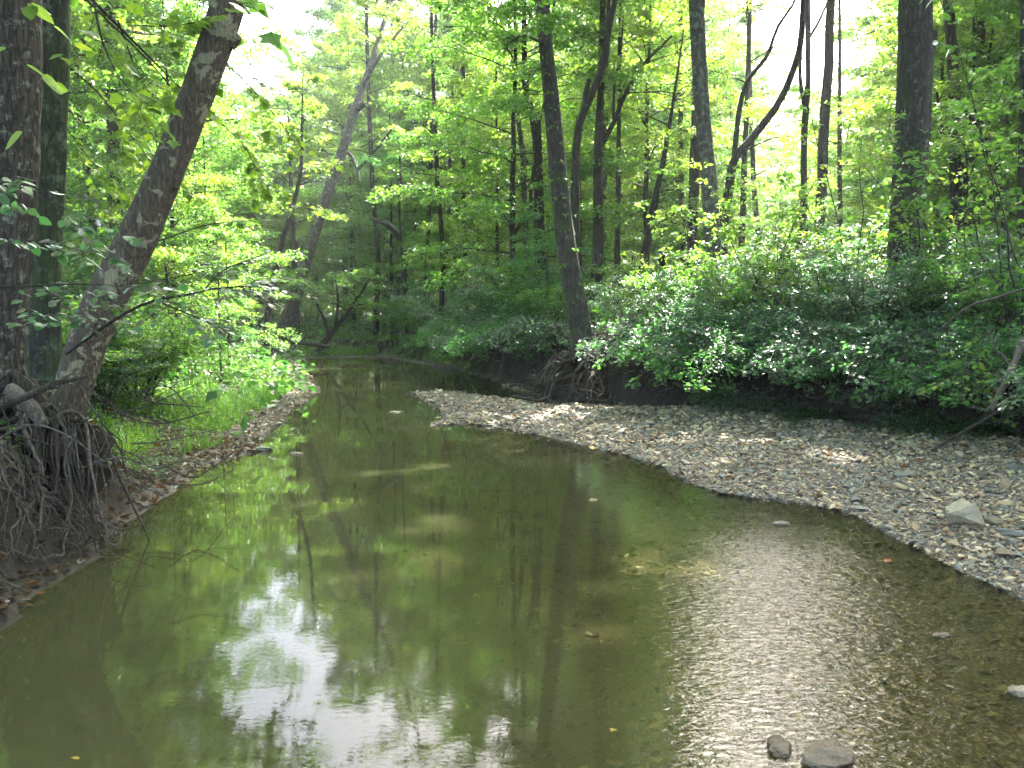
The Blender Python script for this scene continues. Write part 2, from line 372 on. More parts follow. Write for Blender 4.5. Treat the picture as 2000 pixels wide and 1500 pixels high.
def water_material():
    """silty creek water: Fresnel mirror over a mix of see-through and suspended silt, rippled where it runs over the shallows"""
    m, nt, o = mat("creek_water"); L = nt.links.new
    geo = N(nt, "ShaderNodeNewGeometry"); sx = N(nt, "ShaderNodeSeparateXYZ"); L(geo.outputs["Position"], sx.inputs[0])
    # silt: thick on the left and in midstream, thin over the right shallows
    n = N(nt, "ShaderNodeTexNoise", i_Scale=.45, i_Detail=3.0, i_Roughness=.5); L(geo.outputs["Position"], n.inputs["Vector"])
    ax = N(nt, "ShaderNodeMath", operation='MULTIPLY_ADD'); L(sx.outputs[0], ax.inputs[0]); ax.inputs[1].default_value = -.22; ax.inputs[2].default_value = .10
    ay = N(nt, "ShaderNodeMath", operation='MULTIPLY_ADD'); L(n.outputs[0], ay.inputs[0]); ay.inputs[1].default_value = 1.0; L(ax.outputs[0], ay.inputs[2])
    silt = N(nt, "ShaderNodeMapRange", i_1=.2, i_2=1.0, i_3=.06, i_4=.78); L(ay.outputs[0], silt.inputs[0])
    tr = N(nt, "ShaderNodeBsdfTransparent"); tr.inputs[0].default_value = (.82, .78, .54, 1)
    di = N(nt, "ShaderNodeBsdfDiffuse"); di.inputs[0].default_value = (.068, .070, .031, 1)
    m1 = N(nt, "ShaderNodeMixShader"); L(silt.outputs[0], m1.inputs[0]); L(tr.outputs[0], m1.inputs[1]); L(di.outputs[0], m1.inputs[2])
    # ripples
    mp = N(nt, "ShaderNodeMapping"); mp.inputs["Scale"].default_value = (1.0, 2.3, 1.0); mp.inputs["Rotation"].default_value = (0, 0, .35); L(geo.outputs["Position"], mp.inputs[0])
    r1 = N(nt, "ShaderNodeTexNoise", i_Scale=16.0, i_Detail=3.0, i_Roughness=.55, i_Distortion=.6); L(mp.outputs[0], r1.inputs["Vector"])
    r2 = N(nt, "ShaderNodeTexNoise", i_Scale=1.6, i_Detail=2.0, i_Roughness=.5); L(mp.outputs[0], r2.inputs["Vector"])
    run = N(nt, "ShaderNodeMapRange", interpolation_type='SMOOTHSTEP', i_1=.1, i_2=1.6, i_3=.010, i_4=.42); L(sx.outputs[0], run.inputs[0])
    near = N(nt, "ShaderNodeMapRange", interpolation_type='SMOOTHSTEP', i_1=3.6, i_2=6.5, i_3=1.0, i_4=.22); L(sx.outputs[1], near.inputs[0])
    st = N(nt, "ShaderNodeMath", operation='MULTIPLY'); L(run.outputs[0], st.inputs[0]); L(near.outputs[0], st.inputs[1])
    hh = N(nt, "ShaderNodeMath", operation='MULTIPLY'); L(r1.outputs[0], hh.inputs[0]); L(st.outputs[0], hh.inputs[1])
    h2 = N(nt, "ShaderNodeMath", operation='MULTIPLY_ADD'); L(r2.outputs[0], h2.inputs[0]); h2.inputs[1].default_value = .035; L(hh.outputs[0], h2.inputs[2])
    b = N(nt, "ShaderNodeBump", i_Strength=1.0, i_Distance=.022); L(h2.outputs[0], b.inputs["Height"])
    g = N(nt, "ShaderNodeBsdfGlossy", i_Roughness=.0); L(b.outputs[0], g.inputs["Normal"])
    f = N(nt, "ShaderNodeFresnel", i_IOR=1.33); L(b.outputs[0], f.inputs["Normal"])
    mg = N(nt, "ShaderNodeMixShader"); L(f.outputs[0], mg.inputs[0]); L(m1.outputs[0], mg.inputs[1]); L(g.outputs[0], mg.inputs[2])
    L(mg.outputs[0], o.inputs[0])
    return m

M_GROUND = ground_material(); M_WATER = water_material()
M_STONE = stone_material("dry_stone"); M_WET = stone_material("wet_stone", True); M_WETBROWN = stone_material("wet_brown_stone", True, (.20, .15, .10)); M_TAN = stone_material("tan_stone", False, (.27, .235, .185))
M_BARK_BG = bark_material("dark_bark", (.050, .040, .028), (.10, .082, .058), lichen=(.13, .14, .11), lich_amt=.2)
M_BARK_OAK = bark_material("furrowed_bark", (.055, .044, .034), (.115, .092, .07), lichen=(.15, .16, .13), lich_amt=.3, ridge=1.2, moss=.25)
M_BARK_GREY = bark_material("lichened_grey_bark", (.085, .075, .06), (.16, .145, .12), lichen=(.21, .22, .18), lich_amt=.55, ridge=.9)
M_BARK_SYC = bark_material("flaking_sycamore_bark", (.115, .086, .060), (.20, .155, .112), patch=(.30, .27, .18), ridge=.8, scale=2.3)
M_BARK_ROUGH = bark_material("scaly_brown_bark", (.075, .058, .045), (.16, .125, .10), lichen=(.24, .24, .20), lich_amt=.35, ridge=1.3, scale=1.4)
M_BARK_MOSS = bark_material("mossy_dark_bark", (.035, .032, .024), (.075, .068, .050), lichen=(.12, .15, .10), lich_amt=.45, moss=.6)
M_ROOT = bark_material("muddy_root_bark", (.050, .038, .027), (.12, .095, .070), scale=2.0, ridge=.5)
M_DEAD = bark_material("weathered_dead_wood", (.11, .09, .07), (.22, .19, .15), scale=2.0, ridge=.5)
M_LEAF = leaf_material("canopy_leaf", (.055, .130, .026), (.27, .59, .060), gloss=.4)
M_LEAF_B = leaf_material("yellow_green_leaf", (.070, .140, .026), (.40, .66, .055), gloss=.4)
M_LEAF_D = leaf_material("deep_green_leaf", (.040, .11, .030), (.15, .50, .07), gloss=.45)
M_LEAF_BLUE = leaf_material("blue_green_understory_leaf", (.070, .150, .068), (.18, .52, .12), gloss=1.0, rough=.36)
M_GRASS = leaf_material("creek_grass", (.075, .15, .030), (.24, .50, .06), gloss=.3)
M_LITTER = leaf_material("dry_brown_leaf", (.135, .088, .05), (.12, .07, .03), gloss=.2, var=.5)
M_ORANGE = leaf_material("orange_dead_leaf", (.30, .10, .035), (.28, .08, .025), gloss=.3, var=.4)
M_YELLOW = leaf_material("yellowing_leaf", (.35, .26, .04), (.5, .38, .04), gloss=.3, var=.3)

# ------------------------------------------------------------------ the lie of the land
LEFT = [(-2.1, -12), (-2.3, 1.5), g2(0, 1250), g2(50, 1165), g2(200, 1090), g2(255, 1030), g2(330, 962), g2(400, 908), g2(520, 884), g2(532, 845),
        g2(570, 802), g2(625, 765), g2(608, 735), g2(580, 708), g2(592, 701)]
FAR = [g2(650, 699), g2(760, 700), g2(830, 712)]
BACKCH = [g2(900, 725), g2(960, 745), g2(1020, 765), g2(1090, 783)]
BAR = [g2(1060, 790), g2(980, 777), g2(900, 768), g2(840, 765), g2(800, 770), g2(850, 792), g2(885, 810), g2(835, 832), g2(905, 829), g2(1010, 842), g2(1100, 866),
       g2(1200, 881), g2(1290, 912), g2(1340, 945), g2(1400, 966), g2(1530, 985), g2(1640, 1005), g2(1720, 1045), g2(1850, 1100), g2(1950, 1145),
       g2(2010, 1175), (3.4, 3.2), (3.9, 1.0), (4.2, -12)]
FOOT = [(-60, 44), (-12, 33.5), g2(640, 692), g2(760, 696), g2(845, 711), g2(900, 723), g2(960, 742), g2(1092, 780), g2(1250, 784, .2), g2(1400, 793, .2), g2(1500, 803, .2),
        g2(1700, 828, .2), g2(2000, 862, .2), (7.4, 4), (8.6, -12)]
WPOLY = np.array(LEFT + FAR + BACKCH + BAR)
RPOLY = np.array(FOOT + [(600, -12), (600, 600), (-600, 600), (-600, 60)])

def in_poly(x, y, P):
    r = np.zeros(x.shape, bool); n = len(P)
    for i in range(n):
        x1, y1 = P[i]; x2, y2 = P[(i + 1) % n]
        if y1 == y2: continue
        c = ((y1 > y) != (y2 > y)) & (x < (x2 - x1) * (y - y1) / (y2 - y1) + x1)
        r ^= c
    return r
def dist_line(x, y, P, closed=False):
    d = np.full(x.shape, 1e9); n = len(P)
    for i in range(n if closed else n - 1):
        ax, ay = P[i]; bx, by = P[(i + 1) % n]
        dx, dy = bx - ax, by - ay
        t = np.clip(((x - ax) * dx + (y - ay) * dy) / (dx * dx + dy * dy + 1e-9), 0, 1)
        d = np.minimum(d, np.hypot(x - ax - t * dx, y - ay - t * dy))
    return d
def land(x, y):
    """height and kind of ground: 0 left land, 1 water, 2 gravel bar, 3 right upland"""
    x = np.asarray(x, float); y = np.asarray(y, float)
    jx = fbm(x * 1.1, y * 1.1, 3); jy = fbm(x * 1.1 + 50, y * 1.1 + 9, 3)
    X = x + jx * .35; Y = y + jy * .35
    w = in_poly(X, Y, WPOLY); r = in_poly(X, Y, RPOLY)
    dl = dist_line(X, Y, LEFT + FAR); db = dist_line(X, Y, BAR); dk = dist_line(X, Y, BACKCH); df = dist_line(X, Y, FOOT)
    dw = np.minimum(np.minimum(dl, db), dk)
    n1 = fbm(x * .6, y * .6, 4); n2 = fbm(x * 4, y * 4, 3)
    bar = ~w & ~r & (X > np.interp(Y, [-12, 5, 14, 20, 29], [-1, 0, -1.5, -2.6, -5]))
    left = ~w & ~r & ~bar
    z = np.zeros(x.shape)
    zw = -np.minimum(np.minimum(.03 + .08 * db, .03 + .42 * dl), np.minimum(.05 + .5 * dk, .48)) + n2 * .025 + n1 * .12
    # shoals: the riffle between left spit and bar
    z = np.where(w, np.minimum(zw, -.012), z)
    z = np.where(bar, np.minimum(.012 + .055 * dw, .26) + n2 * .03 + n1 * .10 * np.clip(dw, 0, 1), z)
    nearw = 1 - smooth((y - 6.2) / 2.6)
    a = .74 * nearw + .34 * (1 - nearw); b = .50 * nearw + 2.4 * (1 - nearw)
    zl = .02 + a * smooth((dw - .05 - .42 * (1 - nearw) + n2 * .25 * nearw) / b) + .03 * np.minimum(dw, 40) + n1 * .30 * smooth(dw / 2) + n2 * .05
    z = np.where(left, zl, z)
    fs = np.where(y > 24, .45, 1.0)
    zr = .16 * smooth(df / .2) + fs * (.95 + .25 * fbm(x * .8 + 9, y * .8, 2)) * smooth((df - .08 + fbm(x * 2.3 + 7, y * 2.3, 3) * .55 + n2 * .18) / .42) + .02 * np.minimum(df, 40) + n1 * .45 * smooth(df / 2) + n2 * .07
    z = np.where(r, zr, z)
    kind = np.where(w, 1, np.where(r, 3, np.where(bar, 2, 0)))
    return z, kind, dw, df
def H(x, y): return float(land(np.array([x]), np.array([y]))[0][0])

# terrain grid: fine near the creek, stretching out to the horizon
nx, ny = 430, 520
uu = np.linspace(-1, 1, nx); vv = np.linspace(0, 1, ny)
gx = 13.5 * uu + 480 * uu ** 15
gy = -6 + 42 * vv + 560 * vv ** 15
gx[:1] -= 0
GX, GY = np.meshgrid(gx, gy, indexing='ij')
GZ, GK, GDW, GDF = land(GX, GY)
inpool = GDW
mask = np.zeros((nx, ny, 4), np.float32); mask[..., 3] = 1
shore = np.exp(-np.maximum(GDW - .25, 0) / .35)
mask[..., 0] = np.where(GK == 2, 1.0, np.where(GK == 0, np.where(GY > 7.5, np.clip(1.25 - GDW * .9, 0, 1), 0), np.where(GK == 1, np.clip((GX + .5) * .35, 0, .8), 0)))
mask[..., 0] = np.clip(mask[..., 0] + (GK == 2) * 0, 0, 1)
mask[..., 1] = np.where(GK == 1, np.clip(.85 - mask[..., 0], 0, 1), 0)
mask[..., 2] = np.where(GK == 1, .35, np.clip(1 - GZ / .07, 0, 1) * (GK != 1))
V = np.stack([GX, GY, GZ], -1).reshape(-1, 3)
I = np.arange(nx * ny).reshape(nx, ny)
Q = np.stack([I[:-1, :-1], I[1:, :-1], I[1:, 1:], I[:-1, 1:]], -1).reshape(-1, 4)
kq = GK[:-1, :-1].reshape(-1)
def sub_ground(name, sel):
    q = Q[sel]; used, inv = np.unique(q, return_inverse=True)
    mb = MB(); mb.add(V[used], inv.reshape(-1, 4), 0)
    me = mb.mesh(name, [M_GROUND], True)
    ca = me.color_attributes.new("gmask", 'FLOAT_COLOR', 'POINT')
    ca.data.foreach_set("color", mask.reshape(-1, 4)[used].ravel())
    return link(name, me, kind="structure")
sub_ground("ground", (kq == 0) | (kq == 3))
sub_ground("creek_bed", kq == 1)
gravel_bar = sub_ground("gravel_bar", kq == 2)
# water: one level sheet lying in the creek bed
mb = MB(); wx = np.array([-9, 9.0]); 
mb.add([[-14, -6, 0], [9.5, -6, 0], [9.5, 36, 0], [-14, 36, 0]], [[0, 1, 2, 3]])
# keep the sheet inside the land: cut it to the creek outline, a little wider so that it runs under the banks
bmw = bmesh.new()
cx, cy = WPOLY.mean(0)
pts = WPOLY.copy()
nn = len(pts); outp = []
area = .5 * np.sum(pts[:, 0] * np.roll(pts[:, 1], -1) - np.roll(pts[:, 0], -1) * pts[:, 1])
for i in range(nn):
    a_ = pts[i] - pts[i - 1]; b_ = pts[(i + 1) % nn] - pts[i]
    t_ = nrm(nrm(a_) + nrm(b_)); nrmv = np.array([t_[1], -t_[0]]) * (1 if area > 0 else -1)
    outp.append(pts[i] + nrmv * .28)
vs = [bmw.verts.new((p[0], p[1], 0.0)) for p in outp]
fw = bmw.faces.new(vs); bmesh.ops.triangulate(bmw, faces=[fw])
bmesh.ops.recalc_face_normals(bmw, faces=bmw.faces)
if bmw.faces[:][0].normal.z < 0:
    for f_ in bmw.faces: f_.normal_flip()
mew = bpy.data.meshes.new("water"); bmw.to_mesh(mew); bmw.free(); mew.materials.append(M_WATER)
link("water", mew, kind="structure")

# ------------------------------------------------------------------ stones
def hull_rock(npts, flat, seed):
    rg = np.random.default_rng(seed)
    p = nrm(rg.normal(0, 1, (npts, 3))) * rg.uniform(.8, 1.05, (npts, 1)) * np.array([1, .72, flat]) * .5
    bm = bmesh.new()
    for q in p: bm.verts.new(q)
    bmesh.ops.convex_hull(bm, input=bm.verts[:])
    bmesh.ops.delete(bm, geom=[v for v in bm.verts if not v.link_faces], context='VERTS')
    bmesh.ops.triangulate(bm, faces=bm.faces[:])
    bm.verts.index_update()
    v = np.array([v.co[:] for v in bm.verts]); f = np.array([[x.index for x in fc.verts] for fc in bm.faces]); bm.free()
    return v, f
PEB = [hull_rock(9, random.uniform(.35, .6), 100 + i) for i in range(10)]
def pebble_mass(name, x, y, s, m, parent=None, sink=.25, zoff=0.0):
    mb = MB(); z = land(x, y)[0] + zoff
    n = len(x); a = RNG.uniform(0, 2 * np.pi, n); tl = RNG.normal(0, .22, (n, 2))
    kk = RNG.integers(0, len(PEB), n)
    for j, (pv, pf) in enumerate(PEB):
        q = np.where(kk == j)[0]
        if len(q) == 0: continue
        ca, sa = np.cos(a[q])[:, None], np.sin(a[q])[:, None]
        sx = s[q][:, None]
        X = (pv[None, :, 0] * ca - pv[None, :, 1] * sa) * sx; Y = (pv[None, :, 0] * sa + pv[None, :, 1] * ca) * sx
        Z = pv[None, :, 2] * sx + X * tl[q, :1] + Y * tl[q, 1:]
        P = np.stack([X + x[q][:, None], Y + y[q][:, None], Z + (z[q] + s[q] * sink * .4)[:, None]], -1)
        base = np.arange(len(q))[:, None, None] * len(pv)
        mb.add(P.reshape(-1, 3), (pf[None] + base).reshape(-1, 3))
    return link(name, mb.mesh(name, [m]), parent, "stuff")
def scatter(n, box, cond, falloff=None):
    X = RNG.uniform(box[0], box[1], n); Y = RNG.uniform(box[2], box[3], n)
    z, k, dw, df = land(X, Y); ok = cond(X, Y, z, k, dw, df)
    if falloff is not None: ok &= RNG.random(n) < falloff(X, Y)
    ok &= np.abs(X) < .72 * np.maximum(Y, 1.5) + 1.0
    return X[ok], Y[ok]
x, y = scatter(190000, (-3, 8, 2.5, 18), lambda X, Y, z, k, dw, df: (k == 2), lambda X, Y: np.clip((7.5 / np.maximum(Y, 4)) ** 2.0, .10, 1))
x, y = x[:34000], y[:34000]
s = .024 + .036 * RNG.random(len(x)) ** 2 + .085 * (RNG.random(len(x)) ** 9); s *= np.clip(y / 8, .85, 1.5)
pebble_mass("gravel", x, y, s, M_STONE, gravel_bar)
x, y = scatter(60000, (-6, 8, 2.5, 26), lambda X, Y, z, k, dw, df: (z > -.07) & (z < .035) & (k != 3), lambda X, Y: np.clip((9 / np.maximum(Y, 4)) ** 1.4, .15, 1))
x, y = x[:12000], y[:12000]
s = .028 + .085 * RNG.random(len(x)) ** 3.5; s *= np.clip(y / 9, .8, 1.5)
pebble_mass("wet_gravel", x, y, s, M_WET)
x, y = scatter(30000, (-8, -1, 8, 26), lambda X, Y, z, k, dw, df: (k == 0) & (dw < .9), None)
x, y = x[:5000], y[:5000]; s = .03 + .06 * RNG.random(len(x)) ** 3
pebble_mass("shore_gravel", x, y, s, M_STONE)
x, y = scatter(30000, (-2, 5, 2.0, 12), lambda X, Y, z, k, dw, df: (k == 1), lambda X, Y: np.clip(.25 + X * .4, .05, 1))
x, y = x[:9000], y[:9000]; s = .03 + .07 * RNG.random(len(x)) ** 2
pebble_mass("creek_bed_stones", x, y, s, M_WET, sink=0)
# the larger stones of the bar, each one a piece of it
ROCKS = []
for i in range(10):
    v_, f_ = hull_rock(17, random.uniform(.35, .7), 300 + i)
    mbx = MB(); mbx.add(v_, f_); ROCKS.append(mbx.mesh("stone", [M_STONE]))
x, y = scatter(9000, (-1, 8, 3.2, 15), lambda X, Y, z, k, dw, df: (k == 2) & (df > .3), lambda X, Y: np.clip((5.5 / Y) ** 2.2, .02, 1) * np.where(Y < 8, np.clip((X - 1.5) / 2.5, .1, 1), .6))
z = land(x, y)[0]
for i in range(min(290, len(x))):
    o = link("stone", ROCKS[i % 10], gravel_bar)
    s_ = .075 + .13 * random.random() ** 2.4
    o.location = (x[i], y[i], z[i] + s_ * .12); o.scale = (s_ * random.uniform(.8, 1.3), s_, s_ * random.uniform(.6, 1.0))
    o.rotation_euler = (random.gauss(0, .2), random.gauss(0, .2), random.uniform(0, 6.28))
def boulder(name, u, v, zz, size, label, m, seed, flat=.6, npts=40, cat="rock", sub=1, group=None, dz=0.0):
    v_, f_ = hull_rock(npts, flat, seed)
    bm = bmesh.new(); vs_ = [bm.verts.new(q) for q in v_]
    for q in f_: bm.faces.new([vs_[k] for k in q])
    bmesh.ops.subdivide_edges(bm, edges=bm.edges[:], cuts=3, use_grid_fill=True)
    rg = np.random.default_rng(seed)
    for q in bm.verts:
        n_ = vnoise(np.array([q.co.x * 6 + seed]), np.array([q.co.y * 6 + q.co.z * 5]))[0] - .5
        n2_ = vnoise(np.array([q.co.x * 17 + seed + q.co.z * 8]), np.array([q.co.y * 17 - q.co.z * 6]))[0] - .5
        q.co *= 1 + .34 * n_ + .13 * n2_
    me = bpy.data.meshes.new(name); bm.to_mesh(me); bm.free(); me.materials.append(m)
    p = G(u, v, zz); o = link(name, me); o.location = (p[0], p[1], zz + dz); o.scale = size
    o.rotation_euler = (0, .05, random.uniform(-.4, .4)); tag(o, label, cat, group); return o
boulder("boulder", 1880, 1002, .16, (.31, .26, .30), "large pale angular rock on the gravel bar near the right edge", M_TAN, 11, .85, 15)
boulder("rock", 1615, 1478, .01, (.26, .19, .17), "wet dark flat-topped rock breaking the water at the bottom edge", M_WETBROWN, 12, .6, 34)
boulder("rock", 1522, 1462, .0, (.11, .19, .13), "small upright brown rock in the water beside the flat-topped rock", M_WETBROWN, 13, .7, 30)
boulder("rock", 1990, 1352, .005, (.13, .10, .09), "small pale wet rock in shallow water at the right edge", M_WET, 14)
boulder("rock", 1525, 1023, 0, (.15, .10, .09), "flat pale stone poking out of the calm water near the bar", M_STONE, 15)
boulder("rock", 1158, 977, 0, (.10, .07, .06), "lone small grey stone poking out of midstream water", M_STONE, 16)
boulder("rock", 775, 805, 0, (.28, .2, .09), "dark wet stone with a leaf breaking the far midstream water", M_WET, 17)
boulder("rock", 512, 877, .02, (.30, .18, .12), "dark rounded rock on the left shore point", M_WET, 18)
boulder("rock", 580, 886, 0, (.24, .14, .07), "flat wet rock just off the left shore point", M_WET, 19)
boulder("rock", 1975, 1040, .12, (.20, .13, .10), "broad tan slab at the right edge below the boulder", M_STONE, 20)
boulder("rock", 1840, 1240, .0, (.12, .08, .05), "half-drowned dark stone in the right shallows", M_WETBROWN, 21)
boulder("rock", 1420, 905, .1, (.12, .09, .07), "rounded tan stone beside the orange leaves on the bar", M_STONE, 22)
boulder("rock", 1350, 1290, -.04, (.13, .1, .06), "dark stone lying just under the rippled glare", M_WET, 23)

# ------------------------------------------------------------------ trees
def crown_on(mb, P, R, s0, n1, L, rng, size, tmpl=LEAF_SIMPLE, per=22, n2=10, spread=.17, up=.35, tilt=.45, low=.55, l2=.34, az0=None, azw=None, shape=None):
    """limbs from a stem path P (radii R) between s0 and its tip"""
    n = len(P); a = rng.uniform(0, 6.28)
    for k in range(n1):
        t = s0 + (1 - s0) * (k + rng.random() * .6) / n1; t = min(t, .995)
        idx = t * (n - 1); i = int(idx); f = idx - i
        p = P[i] * (1 - f) + P[min(i + 1, n - 1)] * f; r = R[i]
        a += 2.4 + rng.normal(0, .3)
        az = a if az0 is None else az0 + rng.normal(0, azw)
        q = (t - s0) / (1 - s0)
        prof = (low + (1 - low) * math.sin(math.pi * min(1, q * 1.25 + .12))) * (1.0 - .55 * q ** 2)
        if shape: prof = shape(q)
        Lk = L * prof * rng.uniform(.75, 1.2)
        rise = up * (1 + q) + rng.normal(0, .12)
        d = np.array([math.cos(az), math.sin(az), 0.0])
        B = sweep(p, d, Lk, rise, .25, rng, 6, .10)
        branch(mb, B, max(min(r * .38, .012 + Lk * .007), .006), rng, n2=n2, l2=Lk * l2, per=per, spread=spread, size=size, tmpl=tmpl, tilt=tilt)

def stem_path(Ht, r0, rng, lean=(0, 0), wob=.12, n=26):
    t = np.linspace(0, 1, n)
    P = np.stack([lean[0] * t * Ht + np.cumsum(rng.normal(0, wob * Ht / n * .25, n)), lean[1] * t * Ht + np.cumsum(rng.normal(0, wob * Ht / n * .25, n)), t * Ht - .4], -1)
    R = r0 * (1 - .82 * t ** 1.1); R[:2] *= [1.5, 1.18]
    return P, R
def proto(name, Ht, r0, s0, n1, L, size, seed, mleaf, lean=(0, 0), fork=0, mbark=None, **kw):
    rng = np.random.default_rng(seed)
    P, R = stem_path(Ht, r0, rng, lean)
    mt = MB(); mc = MB()
    tube(mt, P, R, 9, 0, rough=.10, seed=seed)
    crown_on(mc, P, R, s0, n1, L, rng, size, **kw)
    for k in range(fork):
        i = int(len(P) * rng.uniform(.18, .45)); a = rng.uniform(0, 6.28)
        d = np.array([math.cos(a), math.sin(a), 0.0]); Lf = Ht * .55
        t = np.linspace(0, 1, 14)[:, None]
        F = P[i] + d * (Lf * .28 * np.sqrt(t + .001)) + np.array([0, 0, 1.0]) * Lf * t; F[1:] += rng.normal(0, .05, (13, 3))
        RF = np.linspace(R[i] * .7, .015, 14)
        tube(mt, F, RF, 7, 0, rough=.08, seed=seed + k)
        crown_on(mc, F, RF, .35, max(5, n1 // 3), L * .7, rng, size, **kw)
    return (mt.mesh("trunk", [mbark or M_BARK_BG], True), mc.mesh("crown", [mbark or M_BARK_BG, mleaf]))
def place(pr, name, label, cat, x, y, rz, sc_, group=None, z=None, sz=1.0, parts=("trunk", "crown")):
    t = thing(name, label, cat, (x, y, (H(x, y) if z is None else z)), group, rz, sc_)
    t.scale = (sc_, sc_, sc_ * sz)
    link(parts[0], pr[0], t)
    if pr[1] is not None: link(parts[1], pr[1], t, "stuff")
    return t

KT = dict(per=38, spread=.26, tilt=.6)
TALL = [proto("t", 21, .20, .26, 60, 4.6, .135, 1, M_LEAF, **KT), proto("t", 24, .25, .30, 60, 4.8, .135, 2, M_LEAF_B, fork=1, **KT),
        proto("t", 19, .15, .22, 56, 4.2, .13, 3, M_LEAF, lean=(.06, 0), **KT), proto("t", 22, .19, .28, 56, 4.6, .135, 4, M_LEAF_B, lean=(.02, .05), fork=2, **KT)]
MID = [proto("m", 10, .07, .20, 34, 2.8, .098, 11, M_LEAF, per=38, low=.8, up=.35, spread=.22, tilt=.6), proto("m", 12, .085, .22, 36, 3.2, .10, 12, M_LEAF_B, per=38, low=.8, up=.3, spread=.22, tilt=.6),
       proto("m", 8.5, .055, .15, 30, 2.6, .095, 13, M_LEAF_B, lean=(.1, 0), per=38, low=.8, up=.3, spread=.22, tilt=.6), proto("m", 11, .08, .12, 38, 3.0, .098, 14, M_LEAF, fork=1, per=34, low=.85, up=.25, spread=.22, tilt=.6)]
SAP = [proto("s", 4.2, .03, .08, 24, 1.5, .075, 21, M_LEAF, per=16, low=.9, up=.15, spread=.12), proto("s", 3.2, .025, .05, 22, 1.4, .07, 22, M_LEAF_D, per=18, low=1.0, up=.05, spread=.12),
       proto("s", 5.2, .04, .10, 26, 1.8, .08, 23, M_LEAF_B, per=16, low=.9, up=.2, spread=.12)]

# ---- the trees one can point to: stem paths read off the photograph, each at its own distance
def px_path(pts, n=40, up_to=None):
    P = [at(u, v, D) for u, v, D, w in pts]; R = [w * D / FPX / 2 for u, v, D, w in pts]
    if up_to:
        d = nrm(P[-1] - P[-2]); k = (up_to - P[-1][2]) / max(d[2], .3)
        P.append(P[-1] + d * k * .5 + np.array([0, 0, .3])); R.append(R[-1] * .62)
        P.append(P[-2] + d * k + np.array([0, 0, .8])); R.append(R[-2] * .22)
    Q = catmull(np.hstack([np.array(P), np.array(R)[:, None]]), n * 4)
    s_ = np.concatenate([[0], np.cumsum(np.linalg.norm(np.diff(Q[:, :3], axis=0), axis=1))])
    Q = np.stack([np.interp(np.linspace(0, s_[-1], n), s_, Q[:, c_]) for c_ in range(4)], -1)
    return Q[:, :3], np.maximum(Q[:, 3], .004)
def hero(label, pts, top, mbark, mleaf, seed, limbs=(), crown=None, flare=None, name="tree", cat="tree", sides=18, stubs=()):
    P, R = px_path(pts, 60, top)
    z0 = H(P[0][0], P[0][1])
    if P[0][2] > z0 - .1:                                             # carry the stem down into the ground
        P = np.vstack([[P[0] + (P[0] - P[1]) * .0 - np.array([0, 0, P[0][2] - z0 + .25])], P]); R = np.concatenate([[R[0] * 1.25], R])
    base = P[0].copy(); base[2] = z0
    t = thing(name, label, cat, tuple(base))
    global CUR_BASE
    CUR_BASE = base
    mt = MB(); mc = MB(); rng = np.random.default_rng(seed)
    tube(mt, P - base, R, sides, 0, rough=.10, flare=flare, seed=seed)
    for lb in stubs:
        p, r = px_path(lb, 6); tube(mt, p - base, r, 9, 0, rough=.2, seed=seed + 5)
    tr = link("trunk", mt.mesh("trunk", [mbark], True), t)
    for k, lb in enumerate(limbs):
        p, r = px_path(lb[0], 22, lb[1])
        ml = MB(); tube(ml, p - base, r, 9, 0, rough=.10, seed=seed + k); link("limb", ml.mesh("limb", [mbark], True), t)
        if lb[2]: crown_on(mc, p - base, r, .45, lb[2], 2.2, rng, .12, per=16, n2=8)
    if crown: crown_on(mc, P - base, R, rng=rng, **crown)
    if mc.v: link("crown", mc.mesh("crown", [mbark, mleaf]), t, "stuff")
    CUR_BASE = None
    return t, P, R, base
CR = dict(s0=.52, n1=44, L=5.6, size=.14, per=22, n2=12)
t1 = hero("thick scaly brown trunk cut by the left edge of the photo", [(0, 770, 6.0, 84), (8, 600, 6.0, 84), (18, 400, 6.0, 90), (24, 200, 6.0, 94), (26, -40, 6.0, 98)], 15, M_BARK_ROUGH, M_LEAF, 31,
     crown=dict(s0=.40, n1=34, L=5.0, size=.11, per=22, n2=12), flare=(.25, .4))
hero("dark mossy trunk close behind the scaly one at far left", [(86, 745, 7.0, 62), (88, 600, 7.0, 56), (92, 400, 7.0, 58), (95, 200, 7.0, 60), (98, -40, 7.0, 62)], 16, M_BARK_MOSS, M_LEAF_B, 32,
     limbs=[([(110, -60, 7.1, 7), (190, 20, 7.6, 5), (300, 130, 8.2, 3), (400, 250, 8.8, 2)], None, 0)], crown=dict(s0=.36, n1=40, L=5.2, size=.11, per=24, n2=12, tmpl=LEAF_OVAL))
syc = hero("leaning sycamore with flaking patched bark, roots bared on the left bank", [(118, 850, 5.6, 74), (140, 770, 5.6, 68), (168, 680, 5.6, 70), (205, 590, 5.6, 74), (262, 480, 5.6, 70), (320, 350, 5.6, 62), (372, 220, 5.6, 58), (418, 100, 5.6, 58), (450, 0, 5.6, 58), (490, -130, 5.6, 52)], 9.5,
     M_BARK_SYC, M_LEAF, 33, crown=dict(s0=.72, n1=14, L=2.6, size=.12, per=18, tmpl=LEAF_BROAD), flare=(.35, .25), sides=28,
     stubs=[[(448, 84, 5.6, 26), (460, 76, 5.59, 22), (466, 72, 5.58, 15)], [(330, 365, 5.6, 10), (345, 368, 5.55, 5), (350, 369, 5.5, 3)]])
LEAN_BARK = bark_material("brown_lichened_bark", (.075, .062, .046), (.14, .12, .095), lichen=(.20, .21, .17), lich_amt=.45, ridge=.9)
